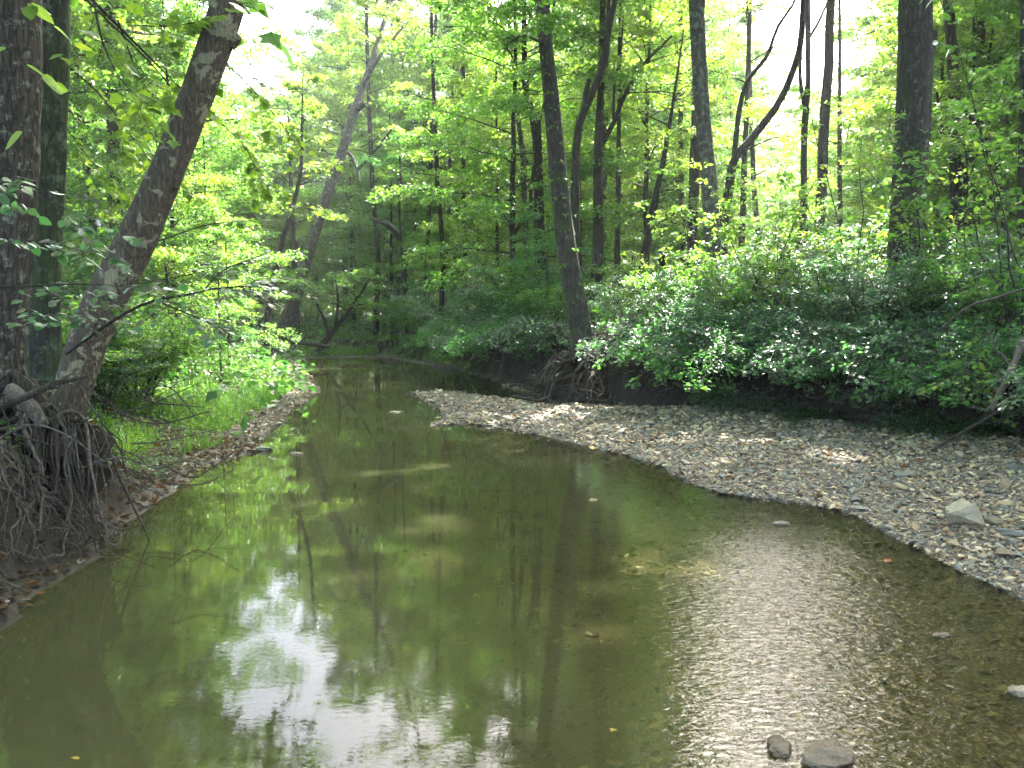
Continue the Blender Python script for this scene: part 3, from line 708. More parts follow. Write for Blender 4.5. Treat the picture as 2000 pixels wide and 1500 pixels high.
lean = hero("grey lichened tree leaning right over the far left shore", [(530, 686, 29, 43), (545, 655, 29, 33), (574, 590, 29, 26), (600, 500, 29, 22), (625, 420, 29.3, 21), (655, 335, 29.8, 20), (690, 225, 30.5, 17), (718, 145, 31.5, 13), (752, 40, 33, 10), (775, -40, 34, 8)], 20,
     LEAN_BARK, M_LEAF_B, 34, crown=dict(s0=.6, n1=16, L=3.0, size=.14, per=14), flare=(.4, .5),
     limbs=[([(712, 165, 31, 8), (735, 120, 31, 7), (765, 80, 31.5, 5), (792, 45, 32, 4)], None, 4),
            ([(668, 292, 30, 8), (685, 303, 30, 7), (697, 330, 29.8, 6), (702, 355, 29.6, 4)], None, 0), ([(697, 332, 29.8, 6), (722, 306, 29.6, 5), (745, 278, 29.4, 4), (765, 252, 29.2, 3)], None, 0)],
     stubs=[[(658, 335, 29.8, 12), (664, 325, 29.6, 12), (667, 318, 29.5, 8)], [(700, 215, 30.5, 10), (708, 205, 30.4, 9), (710, 200, 30.3, 6)]])
t4 = hero("upright trunk standing on a mass of bare roots at the gravel bar", [(1152, 745, 14.3, 80), (1146, 700, 14.3, 60), (1136, 650, 14.3, 44), (1126, 600, 14.3, 40), (1108, 500, 14.3, 37), (1098, 420, 14.3, 34), (1088, 320, 14.3, 32), (1077, 200, 14.3, 30), (1066, 90, 14.3, 28), (1056, -30, 14.3, 27)], 17,
     M_BARK_OAK, M_LEAF, 35, crown=dict(s0=.50, n1=40, L=5.6, size=.13, per=22, n2=12), flare=(.35, .35), sides=24,
     limbs=[([(1072, 95, 14.3, 5), (1050, 80, 14.1, 4), (1020, 70, 13.9, 3), (985, 90, 13.6, 2)], None, 5)])
hero("pale lichen-spotted trunk rising from the bright shrubs right of centre", [(1400, 590, 17, 38), (1395, 540, 17, 35), (1391, 460, 17, 32), (1385, 360, 17, 30), (1372, 220, 17, 28), (1364, 100, 17, 27), (1357, -30, 17, 26)], 18, M_BARK_GREY, M_LEAF_B, 36, crown=CR)
hero("thickest straight trunk on the right with a snapped side stem", [(1768, 520, 13, 70), (1772, 440, 13, 62), (1777, 350, 13, 61), (1785, 200, 13, 61), (1788, 80, 13, 57), (1788, -40, 13, 55)], 19, M_BARK_OAK, M_LEAF, 37, crown=CR, flare=(.2, .5), sides=24,
     stubs=[[(1795, 380, 13.1, 22), (1804, 280, 13.1, 20), (1812, 180, 13.1, 18), (1818, 90, 13.1, 16), (1826, 60, 13.1, 12)]])
hero("dark forked tree whose two arms spread right under the bright sky", [(1408, 520, 19, 24), (1412, 440, 19, 20), (1424, 370, 19, 18), (1434, 310, 19, 16), (1470, 268, 19, 15), (1520, 202, 19, 13), (1548, 140, 19, 12), (1564, 80, 19, 11), (1570, -20, 19, 10)], 17, M_BARK_BG, M_LEAF_B, 38,
     crown=dict(s0=.86, n1=10, L=2.0, size=.12, per=16), limbs=[([(1434, 305, 19, 11), (1442, 230, 19, 10), (1456, 165, 19, 9), (1482, 130, 19, 8), (1500, 105, 19, 7), (1520, 50, 19, 6), (1548, 10, 19, 5)], 9.5, 4)])
hero("slim twin-stemmed tree just right of the forked one", [(1574, 500, 22, 15), (1570, 400, 22, 13), (1571, 260, 22, 12), (1578, 160, 22, 10), (1578, -20, 22, 9)], 18, M_BARK_BG, M_LEAF, 39, crown=dict(s0=.84, n1=10, L=2.4, size=.12, per=16),
     limbs=[([(1571, 210, 22, 8), (1563, 150, 22, 7), (1566, 60, 22, 6), (1570, -20, 22, 5)], None, 0), ([(1560, 500, 22.3, 9), (1564, 430, 22.2, 9), (1569, 380, 22.1, 8)], None, 0), ([(1580, 75, 22, 6), (1600, 40, 22, 5), (1618, 0, 22, 4)], None, 3)])
hero("dark trunk behind and right of the thickest trunk", [(1868, 500, 18, 26), (1866, 400, 18, 24), (1866, 300, 18, 22), (1864, 180, 18, 21), (1856, 60, 18, 19), (1850, -30, 18, 18)], 17, M_BARK_BG, M_LEAF_B, 40, crown=CR,
     limbs=[([(1862, 300, 18, 9), (1845, 270, 18, 8), (1835, 230, 18, 7), (1830, 180, 18, 5)], None, 3), ([(1880, 320, 17.6, 7), (1905, 370, 17.2, 6), (1930, 405, 17, 5), (1945, 430, 16.8, 4)], None, 0)])
hero("thin crooked Y-shaped tree near the right edge", [(1962, 540, 14, 10), (1960, 430, 14, 9), (1957, 370, 14, 9), (1943, 305, 14, 8), (1922, 262, 14, 7), (1890, 222, 14, 6), (1872, 205, 14, 4)], None, M_BARK_BG, M_LEAF, 41, crown=dict(s0=.75, n1=4, L=1.2, size=.09, per=10),
     limbs=[([(1943, 308, 14, 6), (1955, 260, 14, 5), (1972, 215, 14, 4), (1992, 165, 14, 3)], None, 4)])
hero("straight trunk cut by the right edge of the photo", [(1996, 520, 15, 20), (1997, 380, 15, 18), (2000, 200, 15, 17), (2003, -30, 15, 16)], 15, M_BARK_OAK, M_LEAF_B, 42, crown=dict(s0=.55, n1=16, L=2.6, size=.12, per=16))
hero("tall dark trunk with a long right-hand limb, right of the rooted tree", [(1165, 560, 20, 24), (1168, 450, 20, 21), (1168, 340, 20, 19), (1170, 250, 20, 16), (1174, 170, 20, 13), (1176, 60, 20, 11), (1178, -20, 20, 10)], 14, M_BARK_BG, M_LEAF_B, 43, crown=dict(s0=.6, n1=14, L=2.6, size=.12, per=16),
     limbs=[([(1172, 290, 20, 10), (1198, 240, 20, 9), (1225, 175, 20, 8), (1262, 120, 20, 6), (1312, 70, 20, 4)], None, 5), ([(1198, 240, 20, 6), (1200, 170, 20, 5), (1212, 100, 20, 4), (1218, 30, 20, 3)], None, 4)])
hero("trunk with a snapped stub bending right behind the rooted tree", [(1122, 560, 18.5, 20), (1123, 420, 18.5, 17), (1125, 300, 18.5, 16), (1133, 235, 18.5, 15), (1158, 178, 18.5, 14), (1180, 120, 18.5, 13), (1188, 60, 18.5, 12), (1205, -20, 18.5, 9)], 12, M_BARK_BG, M_LEAF, 44, crown=dict(s0=.75, n1=10, L=2.2, size=.12, per=16),
     stubs=[[(1138, 225, 18.5, 10), (1144, 185, 18.5, 10), (1150, 155, 18.5, 9)]], limbs=[([(1160, 175, 18.5, 9), (1180, 100, 18.7, 8), (1188, 20, 18.8, 7), (1192, -30, 18.8, 6)], None, 0)])
hero("knotty trunk in the green thicket left of the rooted tree", [(1056, 590, 22, 26), (1054, 480, 22, 23), (1052, 380, 22, 20), (1050, 290, 22, 18), (1042, 235, 22, 15), (1028, 180, 22, 13), (1024, 110, 22, 10), (1024, -20, 22, 8)], 12, M_BARK_BG, M_LEAF, 45, crown=dict(s0=.5, n1=16, L=2.6, size=.12, per=16))
hero("greyish slim trunk beside the knotty one in the thicket", [(1028, 590, 23.5, 14), (1027, 450, 23.5, 12), (1020, 300, 23.5, 10), (1010, 220, 23.5, 8)], 9, M_BARK_GREY, M_LEAF_B, 46, crown=dict(s0=.4, n1=12, L=2.2, size=.12, per=16))
hero("dark trunk slanting right between the rooted and lichened trunks", [(1250, 570, 21, 18), (1258, 510, 21, 17), (1272, 430, 21, 15), (1284, 370, 21, 12), (1300, 290, 21, 9)], 8, M_BARK_BG, M_LEAF_B, 47, crown=dict(s0=.6, n1=10, L=2.2, size=.12, per=16))
hero("thin straight dark pole tree right of the long-limbed trunk", [(1205, 560, 21, 12), (1207, 400, 21, 10), (1209, 250, 21, 8), (1210, 100, 21, 6)], 11, M_BARK_BG, M_LEAF, 48, crown=dict(s0=.5, n1=12, L=2, size=.12, per=16))
hero("slim brown tree leaning right just left of the leaning grey tree", [(520, 655, 25, 15), (526, 600, 25, 13), (538, 540, 25, 11), (552, 470, 25, 10), (585, 350, 25, 8), (590, 250, 25, 6)], 8, M_BARK_BG, M_LEAF_B, 49, crown=dict(s0=.45, n1=12, L=2, size=.12, per=16))
hero("short dark trunk right behind the foot of the leaning grey tree", [(579, 675, 32, 15), (579, 620, 32, 13), (576, 540, 32, 11), (570, 400, 32, 9)], 9, M_BARK_BG, M_LEAF, 50, crown=dict(s0=.4, n1=14, L=2.6, size=.13, per=16))
hero("low dark tree leaning out over the far bend of the creek", [(618, 690, 29.5, 12), (645, 655, 29.4, 10), (672, 620, 29.3, 8), (700, 580, 29.1, 6), (722, 545, 29, 4)], None, M_BARK_BG, M_LEAF, 51, crown=dict(s0=.5, n1=8, L=1.8, size=.11, per=14),
     limbs=[([(642, 658, 29.4, 7), (632, 620, 29.3, 6), (612, 580, 29.2, 5), (600, 545, 29.1, 3)], None, 4), ([(655, 640, 29.4, 6), (660, 590, 29.3, 5), (655, 540, 29.2, 3)], None, 4)])
hero("crooked tree whose snapped top points left over the creek bend", [(797, 676, 31, 10), (795, 620, 31, 9), (790, 560, 31, 9), (788, 490, 31, 11), (775, 458, 31, 12), (752, 436, 31, 11), (722, 426, 31, 7)], None, M_BARK_OAK, M_LEAF_D, 52,
     limbs=[([(788, 500, 31, 6), (780, 420, 31, 5), (782, 350, 31, 4), (780, 280, 31, 3)], None, 6)])
for k, (u, w_, D, lab) in enumerate([(862, 9, 26, "thin pole tree in the dark thicket left of centre"), (905, 8, 28, "thinnest leaning pole in the centre thicket"), (832, 8, 31, "faint slim pole beyond the creek bend"),
                                     (735, 9, 33, "dark slim tree above the far cut bank"), (1330, 11, 27, "slim dark pole between the slanting and lichened trunks"), (1445, 12, 24, "dark straight pole just right of the lichened trunk base"),
                                     (1480, 10, 27, "second dark pole right of the lichened trunk"), (1640, 9, 24, "thin pole in the sunlit gap left of the thickest trunk"), (1905, 9, 23, "thin pole right of the dark trunk at right")]):
    hero(lab, [(u, 620, D, w_ * 1.3), (u + 3, 500, D, w_ * 1.1), (u + (k % 3 - 1) * 8, 350, D, w_), (u + (k % 3 - 1) * 16, 150, D, w_ * .8), (u + (k % 3 - 1) * 20, 0, D, w_ * .6)], 11 + k % 3, M_BARK_BG, [M_LEAF, M_LEAF_B][k % 2], 60 + k,
         crown=dict(s0=.35, n1=16, L=2.1, size=.12, per=14), name="pole_tree", sides=8)

# ---- the woods behind
placed = []
def free(x, y, dmin):
    for a_, b_ in placed:
        if (a_ - x) ** 2 + (b_ - y) ** 2 < dmin * dmin: return False
    return True
LAB_T = ["slender tall tree in the woods straight behind the creek", "tall tree in the woods beyond the right bank", "tall tree in the woods beyond the left bank"]
LAB_M = ["leafy understory tree in the woods straight behind the creek", "leafy understory tree in the woods beyond the right bank", "leafy understory tree in the woods beyond the left bank"]
def band(what, y, zz):
    u = 1000 + FPX * BX / y
    k_ = sum(u > e_ for e_ in (250, 500, 800, 1050, 1300, 1500, 1700, 1850))
    side = ["behind the far left trunks", "seen right of the sycamore", "near the leaning grey tree", "left of the rooted trunk", "right of the rooted trunk", "near the pale lichened trunk",
            "below the bright sky gap", "behind the thickest trunk", "towards the right edge"][k_]
    return what + (" close by in the woods " if y < 26 else " midway back in the woods " if y < 38 else " far back in the woods " if y < 56 else " farthest back in the woods ") + side
BX = 0.0
def zone(x, y): a = x / max(y, 1); return 0 if -.28 < a < .08 else (1 if a >= .08 else 2)
def ok_spot(x, y, margin):
    z_, k_, dw, df = land(np.array([x]), np.array([y]))
    return k_[0] in (0, 3) and dw[0] > margin
def shades(x, y, Ht):
    hs = np.linspace(.3, 1, 8) * Ht; P = np.stack([np.full(8, x), np.full(8, y), hs], -1)
    return bool(in_gap(P, 1.4 if Ht > 15 else 1.0).any())
cnt = 0; tries = 0
while cnt < 104 and tries < 6000:
    tries += 1
    y = random.uniform(26, 90) if cnt > 12 else random.uniform(20, 34); x = random.uniform(-.78, .85) * y
    az = math.degrees(math.atan2(x, y))
    cr_ = math.degrees(3.6 / y)
    if 16.3 - cr_ * .7 < az < 22.6 + cr_ * .7 or (-20 - cr_ * .5 < az < -14 + cr_ * .5 and y < 64) or (-12 < az < -7 and y < 45): continue
    if not free(x, y, 3.0) or not ok_spot(x, y, 1.2) or shades(x, y, 20): continue
    placed.append((x, y)); zz = zone(x, y); BX = x
    place(TALL[cnt % 4], "tree", band(["straight tall tree", "tall tree forking once", "tall tree with a slight lean", "tall tree with two side stems"][cnt % 4], y, zz), "tree", x, y, random.uniform(0, 6.28), random.uniform(.8, 1.2), "tall trees of the woods"); cnt += 1
cnt = 0; tries = 0
while cnt < 180 and tries < 6000:
    tries += 1
    y = 17 + 55 * random.random() ** 1.3; x = random.uniform(-.8, .8) * y
    az = math.degrees(math.atan2(x, y))
    if (16.5 - 70 / y < az < 22.5 + 70 / y and y < 30) or (-20 < az < -12 and y < 33): continue
    if not free(x, y, 1.8) or not ok_spot(x, y, 1.0) or shades(x, y, 9): continue
    if -13 < az < -7 and y < 34: continue
    placed.append((x, y)); zz = zone(x, y); BX = x
    place(MID[cnt % 4], "understory_tree", band(["slim leafy understory tree", "broader yellow-green understory tree", "slightly leaning understory tree", "low-leaved forked understory tree"][cnt % 4], y, zz), "tree", x, y, random.uniform(0, 6.28), random.uniform(.75, 1.25), "understory trees of the woods"); cnt += 1
cnt = 0; tries = 0
while cnt < 70 and tries < 6000:
    tries += 1
    y = 15 + 30 * random.random() ** 1.2; x = random.uniform(-.7, .7) * y
    if not free(x, y, 1.3) or not ok_spot(x, y, .5): continue
    if x > 1 and y < 20: continue
    if -19 < math.degrees(math.atan2(x, y)) < -7 and y < 31: continue
    placed.append((x, y)); zz = zone(x, y); BX = x
    place(SAP[cnt % 3], "sapling", band(["bushy green sapling", "low dark spreading sapling", "taller yellow-green sapling"][cnt % 3], y, zz), "sapling",
          x, y, random.uniform(0, 6.28), random.uniform(.7, 1.2), "saplings under the trees"); cnt += 1

def shade_tree(label, x, y, Ht, r0, seed, s0=.58, L=4.8, n1=50, ml=None):  # added trees whose high crowns keep the sun off the water
    global CUR_BASE
    z = H(x, y); rng = np.random.default_rng(seed); P, R = stem_path(Ht, r0, rng); CUR_BASE = np.array([x, y, z])
    t = thing("tree", label, "tree", (x, y, z)); mt = MB(); mc = MB()
    tube(mt, P, R, 12, 0, rough=.12, seed=seed); crown_on(mc, P, R, s0, n1, L, rng, .15, per=26, n2=12, spread=.26, tilt=.6)
    link("trunk", mt.mesh("trunk", [M_BARK_BG], True), t); link("crown", mc.mesh("crown", [M_BARK_BG, ml or M_LEAF]), t, "stuff"); CUR_BASE = None
shade_tree("added slim shade tree with high crown behind the sunlit shrubs, left of the sky gap", 5.0, 22.5, 24, .16, 701)
shade_tree("added slim shade tree with high crown standing in the sunlit sky gap", 8.2, 21.5, 25, .15, 702, .62)
shade_tree("added slim shade tree with high crown close right of the dark trunk at right", 11.5, 20.5, 24, .18, 703)
shade_tree("added high-crowned shade tree behind the long-limbed trunk right of centre", 2.6, 24.0, 24, .18, 704)
shade_tree("added high-crowned dark shade tree behind the thickest straight trunk", 7.6, 16.2, 23, .15, 705, .66)
# offscreen trees added for shade, closing the canopy over the banks and behind the viewer
for k, (x, y, i, s_) in enumerate([(-9, 9, 0, .9), (-10.5, 15, 1, .9), (-11, 19, 3, .95), (-5.5, 3, 2, .8), (12.5, 13, 0, .85), (14, 18, 1, .95), (9, 7, 3, .8), (-6, -4, 0, .9), (6, -3, 1, .85), (0, -8, 3, .9), (12, 2, 2, 1), (-12, 1, 1, 1)]):
    inside = abs(x) < .62 * y
    place(TALL[i], "tree", "added offscreen tree shading the " + ("left" if x < 0 else "right") + " bank", "tree", x, y, k * 1.3, s_, "added shade trees over the banks")

# the far wood that closes the view, one mass of foliage
def far_wood():
    n = 120000; rng = np.random.default_rng(77)
    y = rng.uniform(62, 105, n); a = np.radians(rng.uniform(-40, 40, n)); x = y * np.tan(a)
    cl = fbm(x * .16, y * .16, 3); hmax = 23 + 20 * cl + 5 * fbm(x * .6, y * .3, 2)
    ad = np.degrees(a); gap = ((ad > 16.5) & (ad < 23.5)) | ((ad > -20) & (ad < -15))
    hmax = np.where(gap, hmax * .72, hmax)
    z = hmax * rng.random(n) ** .85
    mb = MB(); P = np.stack([x, y, z + .6], -1)
    k = fbm(x * .9, z * .9 + y * .3, 2) > -.12; P = P[k]; n = len(P)
    leaves(mb, P, rng.normal(0, 1, (n, 3)), nrm(np.array([0, -.3, .8]) + rng.normal(0, .6, (n, 3))), .50 * rng.uniform(.5, 1.2, n), LEAF_SIMPLE, 0)
    o = link("far_woods", mb.mesh("far_woods", [M_LEAF]), kind="stuff"); tag(o, "sunlit foliage of the far woods closing the view behind the trunks", "woods")
far_wood()

# ------------------------------------------------------------------ shrubs
def shrub_proto(seed, mleaf, Ht=1.3, R=1.1, stems=16, size=.055, per=16, arch=.7, bias=(0, 0), tmpl=LEAF_OVAL, n2=9):
    rng = np.random.default_rng(seed); ms = MB(); mf = MB()
    for k in range(stems):
        a = k * 2.4 + rng.normal(0, .3); d = np.array([math.cos(a) + bias[0], math.sin(a) + bias[1], 0.0]); d /= max(np.linalg.norm(d), .4)
        L = R * rng.uniform(.6, 1.15); h = Ht * rng.uniform(.6, 1.1)
        t = np.linspace(0, 1, 8)[:, None]
        P = np.array([0, 0, -.05]) + d * L * t ** 1.2 + np.array([0, 0, 1.0]) * h * (1.9 * t - arch * 1.3 * t ** 2.2) + np.vstack([np.zeros(3), rng.normal(0, .03, (7, 3))])
        P = P + d * .05
        tube(ms, P, np.linspace(.012, .003, 8), 4, 0)
        mb_ = MB(); branch(mf, P, .003, rng, n2=n2, l2=.42, per=per, spread=.07, size=size, tmpl=tmpl, start=.2, tilt=.5, sides=3)
    return (ms.mesh("stems", [M_BARK_BG], True), mf.mesh("foliage", [M_BARK_BG, mleaf]))
SHR = [shrub_proto(201, M_LEAF_BLUE), shrub_proto(202, M_LEAF_BLUE, 1.5, 1.3, 18, .06), shrub_proto(203, M_LEAF_D, 1.2, 1.2, 16, .05, arch=1.0),
       shrub_proto(204, M_LEAF_BLUE, .9, 1.1, 14, .05), shrub_proto(205, M_LEAF, 1.1, 1.0, 14, .055)]
HANG = [shrub_proto(211, M_LEAF_BLUE, .55, 1.25, 16, .05, arch=1.5, bias=(-.8, -.9)), shrub_proto(212, M_LEAF_D, .6, 1.35, 16, .05, arch=1.6, bias=(-.7, -1.0)), shrub_proto(213, M_LEAF_BLUE, .5, 1.1, 14, .05, arch=1.5, bias=(-.9, -.7))]
SHR += [shrub_proto(206, M_LEAF_B, 1.9, 1.1, 8, .075, per=10, arch=.5, n2=8), shrub_proto(207, M_LEAF_BLUE, 1.7, 1.5, 9, .05, per=14, arch=1.0, n2=9), shrub_proto(208, M_LEAF, 2.3, .9, 7, .09, per=8, arch=.4, n2=8)]
FT = np.array(FOOT)
def foot_pt(u_, back):
    """a point behind the foot line of the right bank under photo column u_"""
    us = [1092, 1250, 1400, 1500, 1700, 2000, 2150]; P = np.array([FT[7], FT[8], FT[9], FT[10], FT[11], FT[12], FT[13]])
    p = np.array([np.interp(u_, us, P[:, 0]), np.interp(u_, us, P[:, 1])])
    return p + np.array([.48, .87]) * back
def put_shrub(pr, x, y, sc_, label, group, cat="shrub", name="shrub", z=None):
    t = place(pr, name, label, cat, x, y, 0, sc_, group, z, 1.0, ("stems", "foliage")); return t
ORD = "first second third fourth fifth sixth seventh eighth ninth tenth eleventh twelfth thirteenth fourteenth fifteenth sixteenth seventeenth eighteenth nineteenth twentieth".split()
ORD += ["twenty-" + o_ for o_ in ORD[:9]] + ["thirtieth"]
k = 0
for u_ in np.arange(1345, 2150, 40):
    u_ += random.uniform(-14, 14); p = foot_pt(u_, .40 + .3 * random.random())
    t = put_shrub(HANG[k % 3], p[0], p[1], random.uniform(.6, 1.5), ORD[k] + " trailing shrub along the cut bank counting right from the rooted trunk", "trailing shrubs along the cut bank"); k += 1
    t.rotation_euler = (0, 0, random.uniform(-.3, .3))
for k2, f_ in enumerate([2.9, 3.3, 3.7, 4.05, 4.4, 4.75]):
    P = np.array(FOOT)[2:]; i_ = int(f_); p = P[i_] + (P[i_ + 1] - P[i_]) * (f_ - i_) + np.array([.45, .7]) * .75
    put_shrub(HANG[k2 % 3], p[0], p[1], random.uniform(1.0, 1.4), ORD[k2] + " bush from the far end overhanging the dark back channel", "bushes overhanging the back channel")
for k2, u_ in enumerate([1420, 1485, 1530, 1600, 1720, 1790, 1880, 1960, 2040]):
    p = foot_pt(u_, .12 + .1 * random.random())
    put_shrub(HANG[(k2 + 1) % 3], p[0], p[1], random.uniform(.45, .75), ORD[k2] + " small trailing bush at the foot of the cut bank counting from the left", "small bushes at the foot of the cut bank")
for row, (b0, n_) in enumerate([(1.15, 16), (2.1, 16), (3.4, 15), (5.0, 14)]):
    for i in range(n_):
        u_ = 1150 + (1000 / n_) * (i + random.random() * .7)
        p = foot_pt(u_, b0 + random.uniform(-.3, .4))
        if abs(p[0] - t4[3][0]) < 1.5 and p[1] < t4[3][1] + .9: continue
        t = put_shrub(SHR[(i * 3 + row) % 8], p[0], p[1], random.uniform(.6, 1.25) * (1.1 if row == 0 and u_ > 1700 else 1), ORD[i] + [" shrub from the rooted trunk in the front row on the right bank", " shrub from the left in the second row on the right bank", " shrub from the left in the third row on the right bank", " shrub from the left at the wood's edge behind the right bank"][row],
                      ["front shrubs of the right bank", "second rank shrubs of the right bank", "third rank shrubs of the right bank", "rear shrubs of the right bank"][row])
        t.rotation_euler = (0, 0, random.uniform(0, 6.28))
# shrubs along the far and centre right bank, and on the left
for i in range(26):
    u_ = random.uniform(800, 1100); v_ = 660 + (u_ - 800) * .06 + random.uniform(-8, 10); p = G(u_, v_, .5)
    D = np.interp(u_, [800, 960, 1100], [29, 20.5, 15.6]) + random.uniform(.3, 5)
    x = (u_ - 1000) / FPX * D
    if not ok_spot(x, D, .3): continue
    t = put_shrub(SHR[[2, 4, 1, 2][i % 4]], x, D, random.uniform(.8, 1.4), ["low dark shrub", "blue-green shrub", "tall bushy shrub", "spreading dark shrub"][i % 4] + " on the bank " + ("left of the rooted trunk" if D < 19 else "halfway along the back channel" if D < 25 else "at the far bend"), "shrubs on the bank behind the back channel"); t.rotation_euler = (0, 0, random.uniform(0, 6.28))
for i in range(46):
    D = random.uniform(7.2, 27) if i < 34 else random.uniform(7.2, 11.5); x = np.interp(D, [8, 14, 20, 28], [-4.0, -5.9, -7.8, -10.6]) - random.uniform(0, 3.0) * (.5 + D / 20)
    if not ok_spot(x, D, 1.2 if D < 12 else 1.8): continue
    t = put_shrub(SHR[[4, 2, 0, 4][i % 4]], x, D, random.uniform(.6, 1.2), ["green", "dark arching", "blue-green", "bushy green"][i % 4] + " shrub on the left bank " + ("near the leaning sycamore" if D < 12 else "behind the bright grass" if D < 18 else "towards the leaning grey tree"), "shrubs on the left bank"); t.rotation_euler = (0, 0, random.uniform(0, 6.28))

# ------------------------------------------------------------------ near leafy branches, leaf by leaf
def leaf_mesh(name, tmpl, m, curl=0.0):
    mb = MB(); T, fs = tmpl
    for f in fs: mb.add(T, f, 0)
    return mb.mesh(name, [m], True)
OVAL12 = [(0, 0), (.1, .16), (.3, .30), (.55, .31), (.8, .18), (1, 0)]
def oval_leaf(m):
    T = [[x, 0, -.12 * x * x] for x, _ in OVAL12] + [[x, yy, .035 * yy / .3 - .12 * x * x] for x, yy in OVAL12[1:-1]] + [[x, -yy, .035 * yy / .3 - .12 * x * x] for x, yy in OVAL12[1:-1]]
    F = []
    mb = MB(); mb.add(T, [[0, 1, 6], [5, 9, 4], [0, 10, 1], [5, 4, 13]])
    mb2 = [[1, 2, 7, 6], [2, 3, 8, 7], [3, 4, 9, 8], [1, 10, 11, 2], [2, 11, 12, 3], [3, 12, 13, 4]]
    mb.add(T, mb2)
    return mb.mesh("leaf", [m], True)
LEAF_OBJ = {"d": oval_leaf(M_LEAF), "b": oval_leaf(M_LEAF_BLUE), "y": oval_leaf(M_LEAF_B)}
LEAF_OBJ["m"] = leaf_mesh("leaf", LEAF_BROAD, M_LEAF_B)
LEAF_OBJ["md"] = leaf_mesh("leaf", LEAF_BROAD, M_LEAF)
from mathutils import Matrix
def leafy_branch(label, paths, r0, nleaf, size, key, seed, group=None, name="leafy_branch", mbark=M_BARK_BG, l2=.35, start=.15):
    rng = np.random.default_rng(seed)
    P0 = px_path([(*p, 1) for p in paths[0]], 14)[0]; base = P0[0].copy()
    t = thing(name, label, "branch", tuple(base), group)
    ms = MB(); A = []; B = []
    for pi, pp in enumerate(paths):
        P = px_path([(*p, 1) for p in pp], 14)[0]
        tube(ms, P - base, np.linspace(r0 if pi == 0 else r0 * .5, r0 * .18, 14), 6, 0, rough=.1, seed=seed)
        n2 = 9
        T = nrm(np.gradient(P, axis=0)); side = nrm(np.cross(T, np.array([0, 0, 1.0])))
        for j in range(n2):
            i = int((start + (1 - start) * j / n2) * 13)
            s_ = -1 if j % 2 else 1
            d = nrm(T[i] * .7 + side[i] * s_ * .8 + rng.normal(0, .2, 3)); q = P[i] + d * l2 * rng.uniform(.5, 1.2) - np.array([0, 0, .04])
            A.append(P[i]); B.append(q)
        A.append(P[-4]); B.append(P[-1])
    A = np.array(A); B = np.array(B)
    twigs(ms, A - base, B - base, r0 * .22)
    link("stem", ms.mesh("stem", [mbark], True), t)
    for k in range(nleaf):
        j = rng.integers(0, len(A)); f = rng.random() ** .6
        p = A[j] + (B[j] - A[j]) * f; d = nrm(B[j] - A[j]); sd = nrm(np.cross(d, np.array([0, 0, 1.0]))) * rng.choice([-1, 1])
        x_ = nrm(d * .5 + sd * rng.uniform(.4, 1.1) + rng.normal(0, .15, 3) - np.array([0, 0, .15]))
        z_ = nrm(np.array([0, 0, 1.0]) + rng.normal(0, .38, 3)); z_ = nrm(z_ - x_ * z_.dot(x_)); y_ = np.cross(z_, x_)
        s_ = size * rng.uniform(.6, 1.25)
        o = bpy.data.objects.new("leaf", LEAF_OBJ[key]); C.objects.link(o); o.parent = t
        p = p - base + x_ * .01
        M = Matrix(((x_[0] * s_, y_[0] * s_, z_[0] * s_, p[0]), (x_[1] * s_, y_[1] * s_, z_[1] * s_, p[1]), (x_[2] * s_, y_[2] * s_, z_[2] * s_, p[2]), (0, 0, 0, 1)))
        o.matrix_local = M
    return t
leafy_branch("maple branch drooping from the top edge beside the mossy trunk", [[(120, -60, 5), (200, 20, 5.2), (290, 110, 5.5), (380, 200, 5.8)], [(230, 40, 5.3), (260, 120, 5.3), (300, 200, 5.4)], [(250, 50, 5.4), (340, 50, 5.4), (400, 40, 5.5)]], .014, 230, .085, "m", 401)
leafy_branch("branch with a yellowing leaf hanging over the leaning sycamore", [[(180, -20, 4.2), (200, 80, 4.3), (240, 160, 4.4), (300, 215, 4.5)]], .008, 34, .085, "m", 402)
leafy_branch("big-leaved sprig at the top edge beside the sycamore top", [[(360, -60, 3.2), (420, -30, 3.2), (500, 10, 3.2)]], .006, 14, .10, "md", 403)
leafy_branch("few large round leaves in the top left corner", [[(-60, -40, 2.6), (20, -10, 2.6), (75, 15, 2.6)], [(-60, 60, 2.6), (-10, 80, 2.6), (30, 110, 2.6)]], .005, 14, .085, "y", 404)
leafy_branch("blue-green spray of leaves crossing the scaly trunk", [[(-80, 330, 4.0), (20, 360, 4.0), (110, 400, 4.0), (190, 430, 4.1)], [(-60, 480, 4.0), (60, 470, 3.9), (160, 490, 3.9), (260, 520, 4.0)]], .006, 230, .060, "b", 405, l2=.34)
leafy_branch("long bare-based branch arching right past the sycamore foot", [[(130, 690, 4.8), (200, 640, 4.6), (290, 590, 4.5), (400, 568, 4.5), (430, 530, 4.6), (520, 495, 4.8)], [(300, 585, 4.5), (360, 610, 4.4), (430, 640, 4.3)], [(400, 566, 4.5), (470, 560, 4.5), (540, 560, 4.6)]], .013, 210, .06, "b", 406, l2=.38, start=.3)
leafy_branch("low layered spray of leaves in front of the left trunks", [[(-80, 560, 4.4), (40, 560, 4.4), (150, 555, 4.4), (300, 560, 4.6)], [(-60, 640, 4.4), (60, 620, 4.4), (180, 600, 4.5)]], .008, 280, .058, "b", 407, l2=.42)
leafy_branch("green spray reaching right behind the leaning sycamore", [[(220, 480, 6.6), (310, 470, 6.6), (400, 440, 6.8), (500, 430, 7)], [(240, 560, 6.4), (350, 540, 6.5), (460, 520, 6.6), (560, 540, 6.8)]], .010, 220, .075, "d", 408, l2=.55)
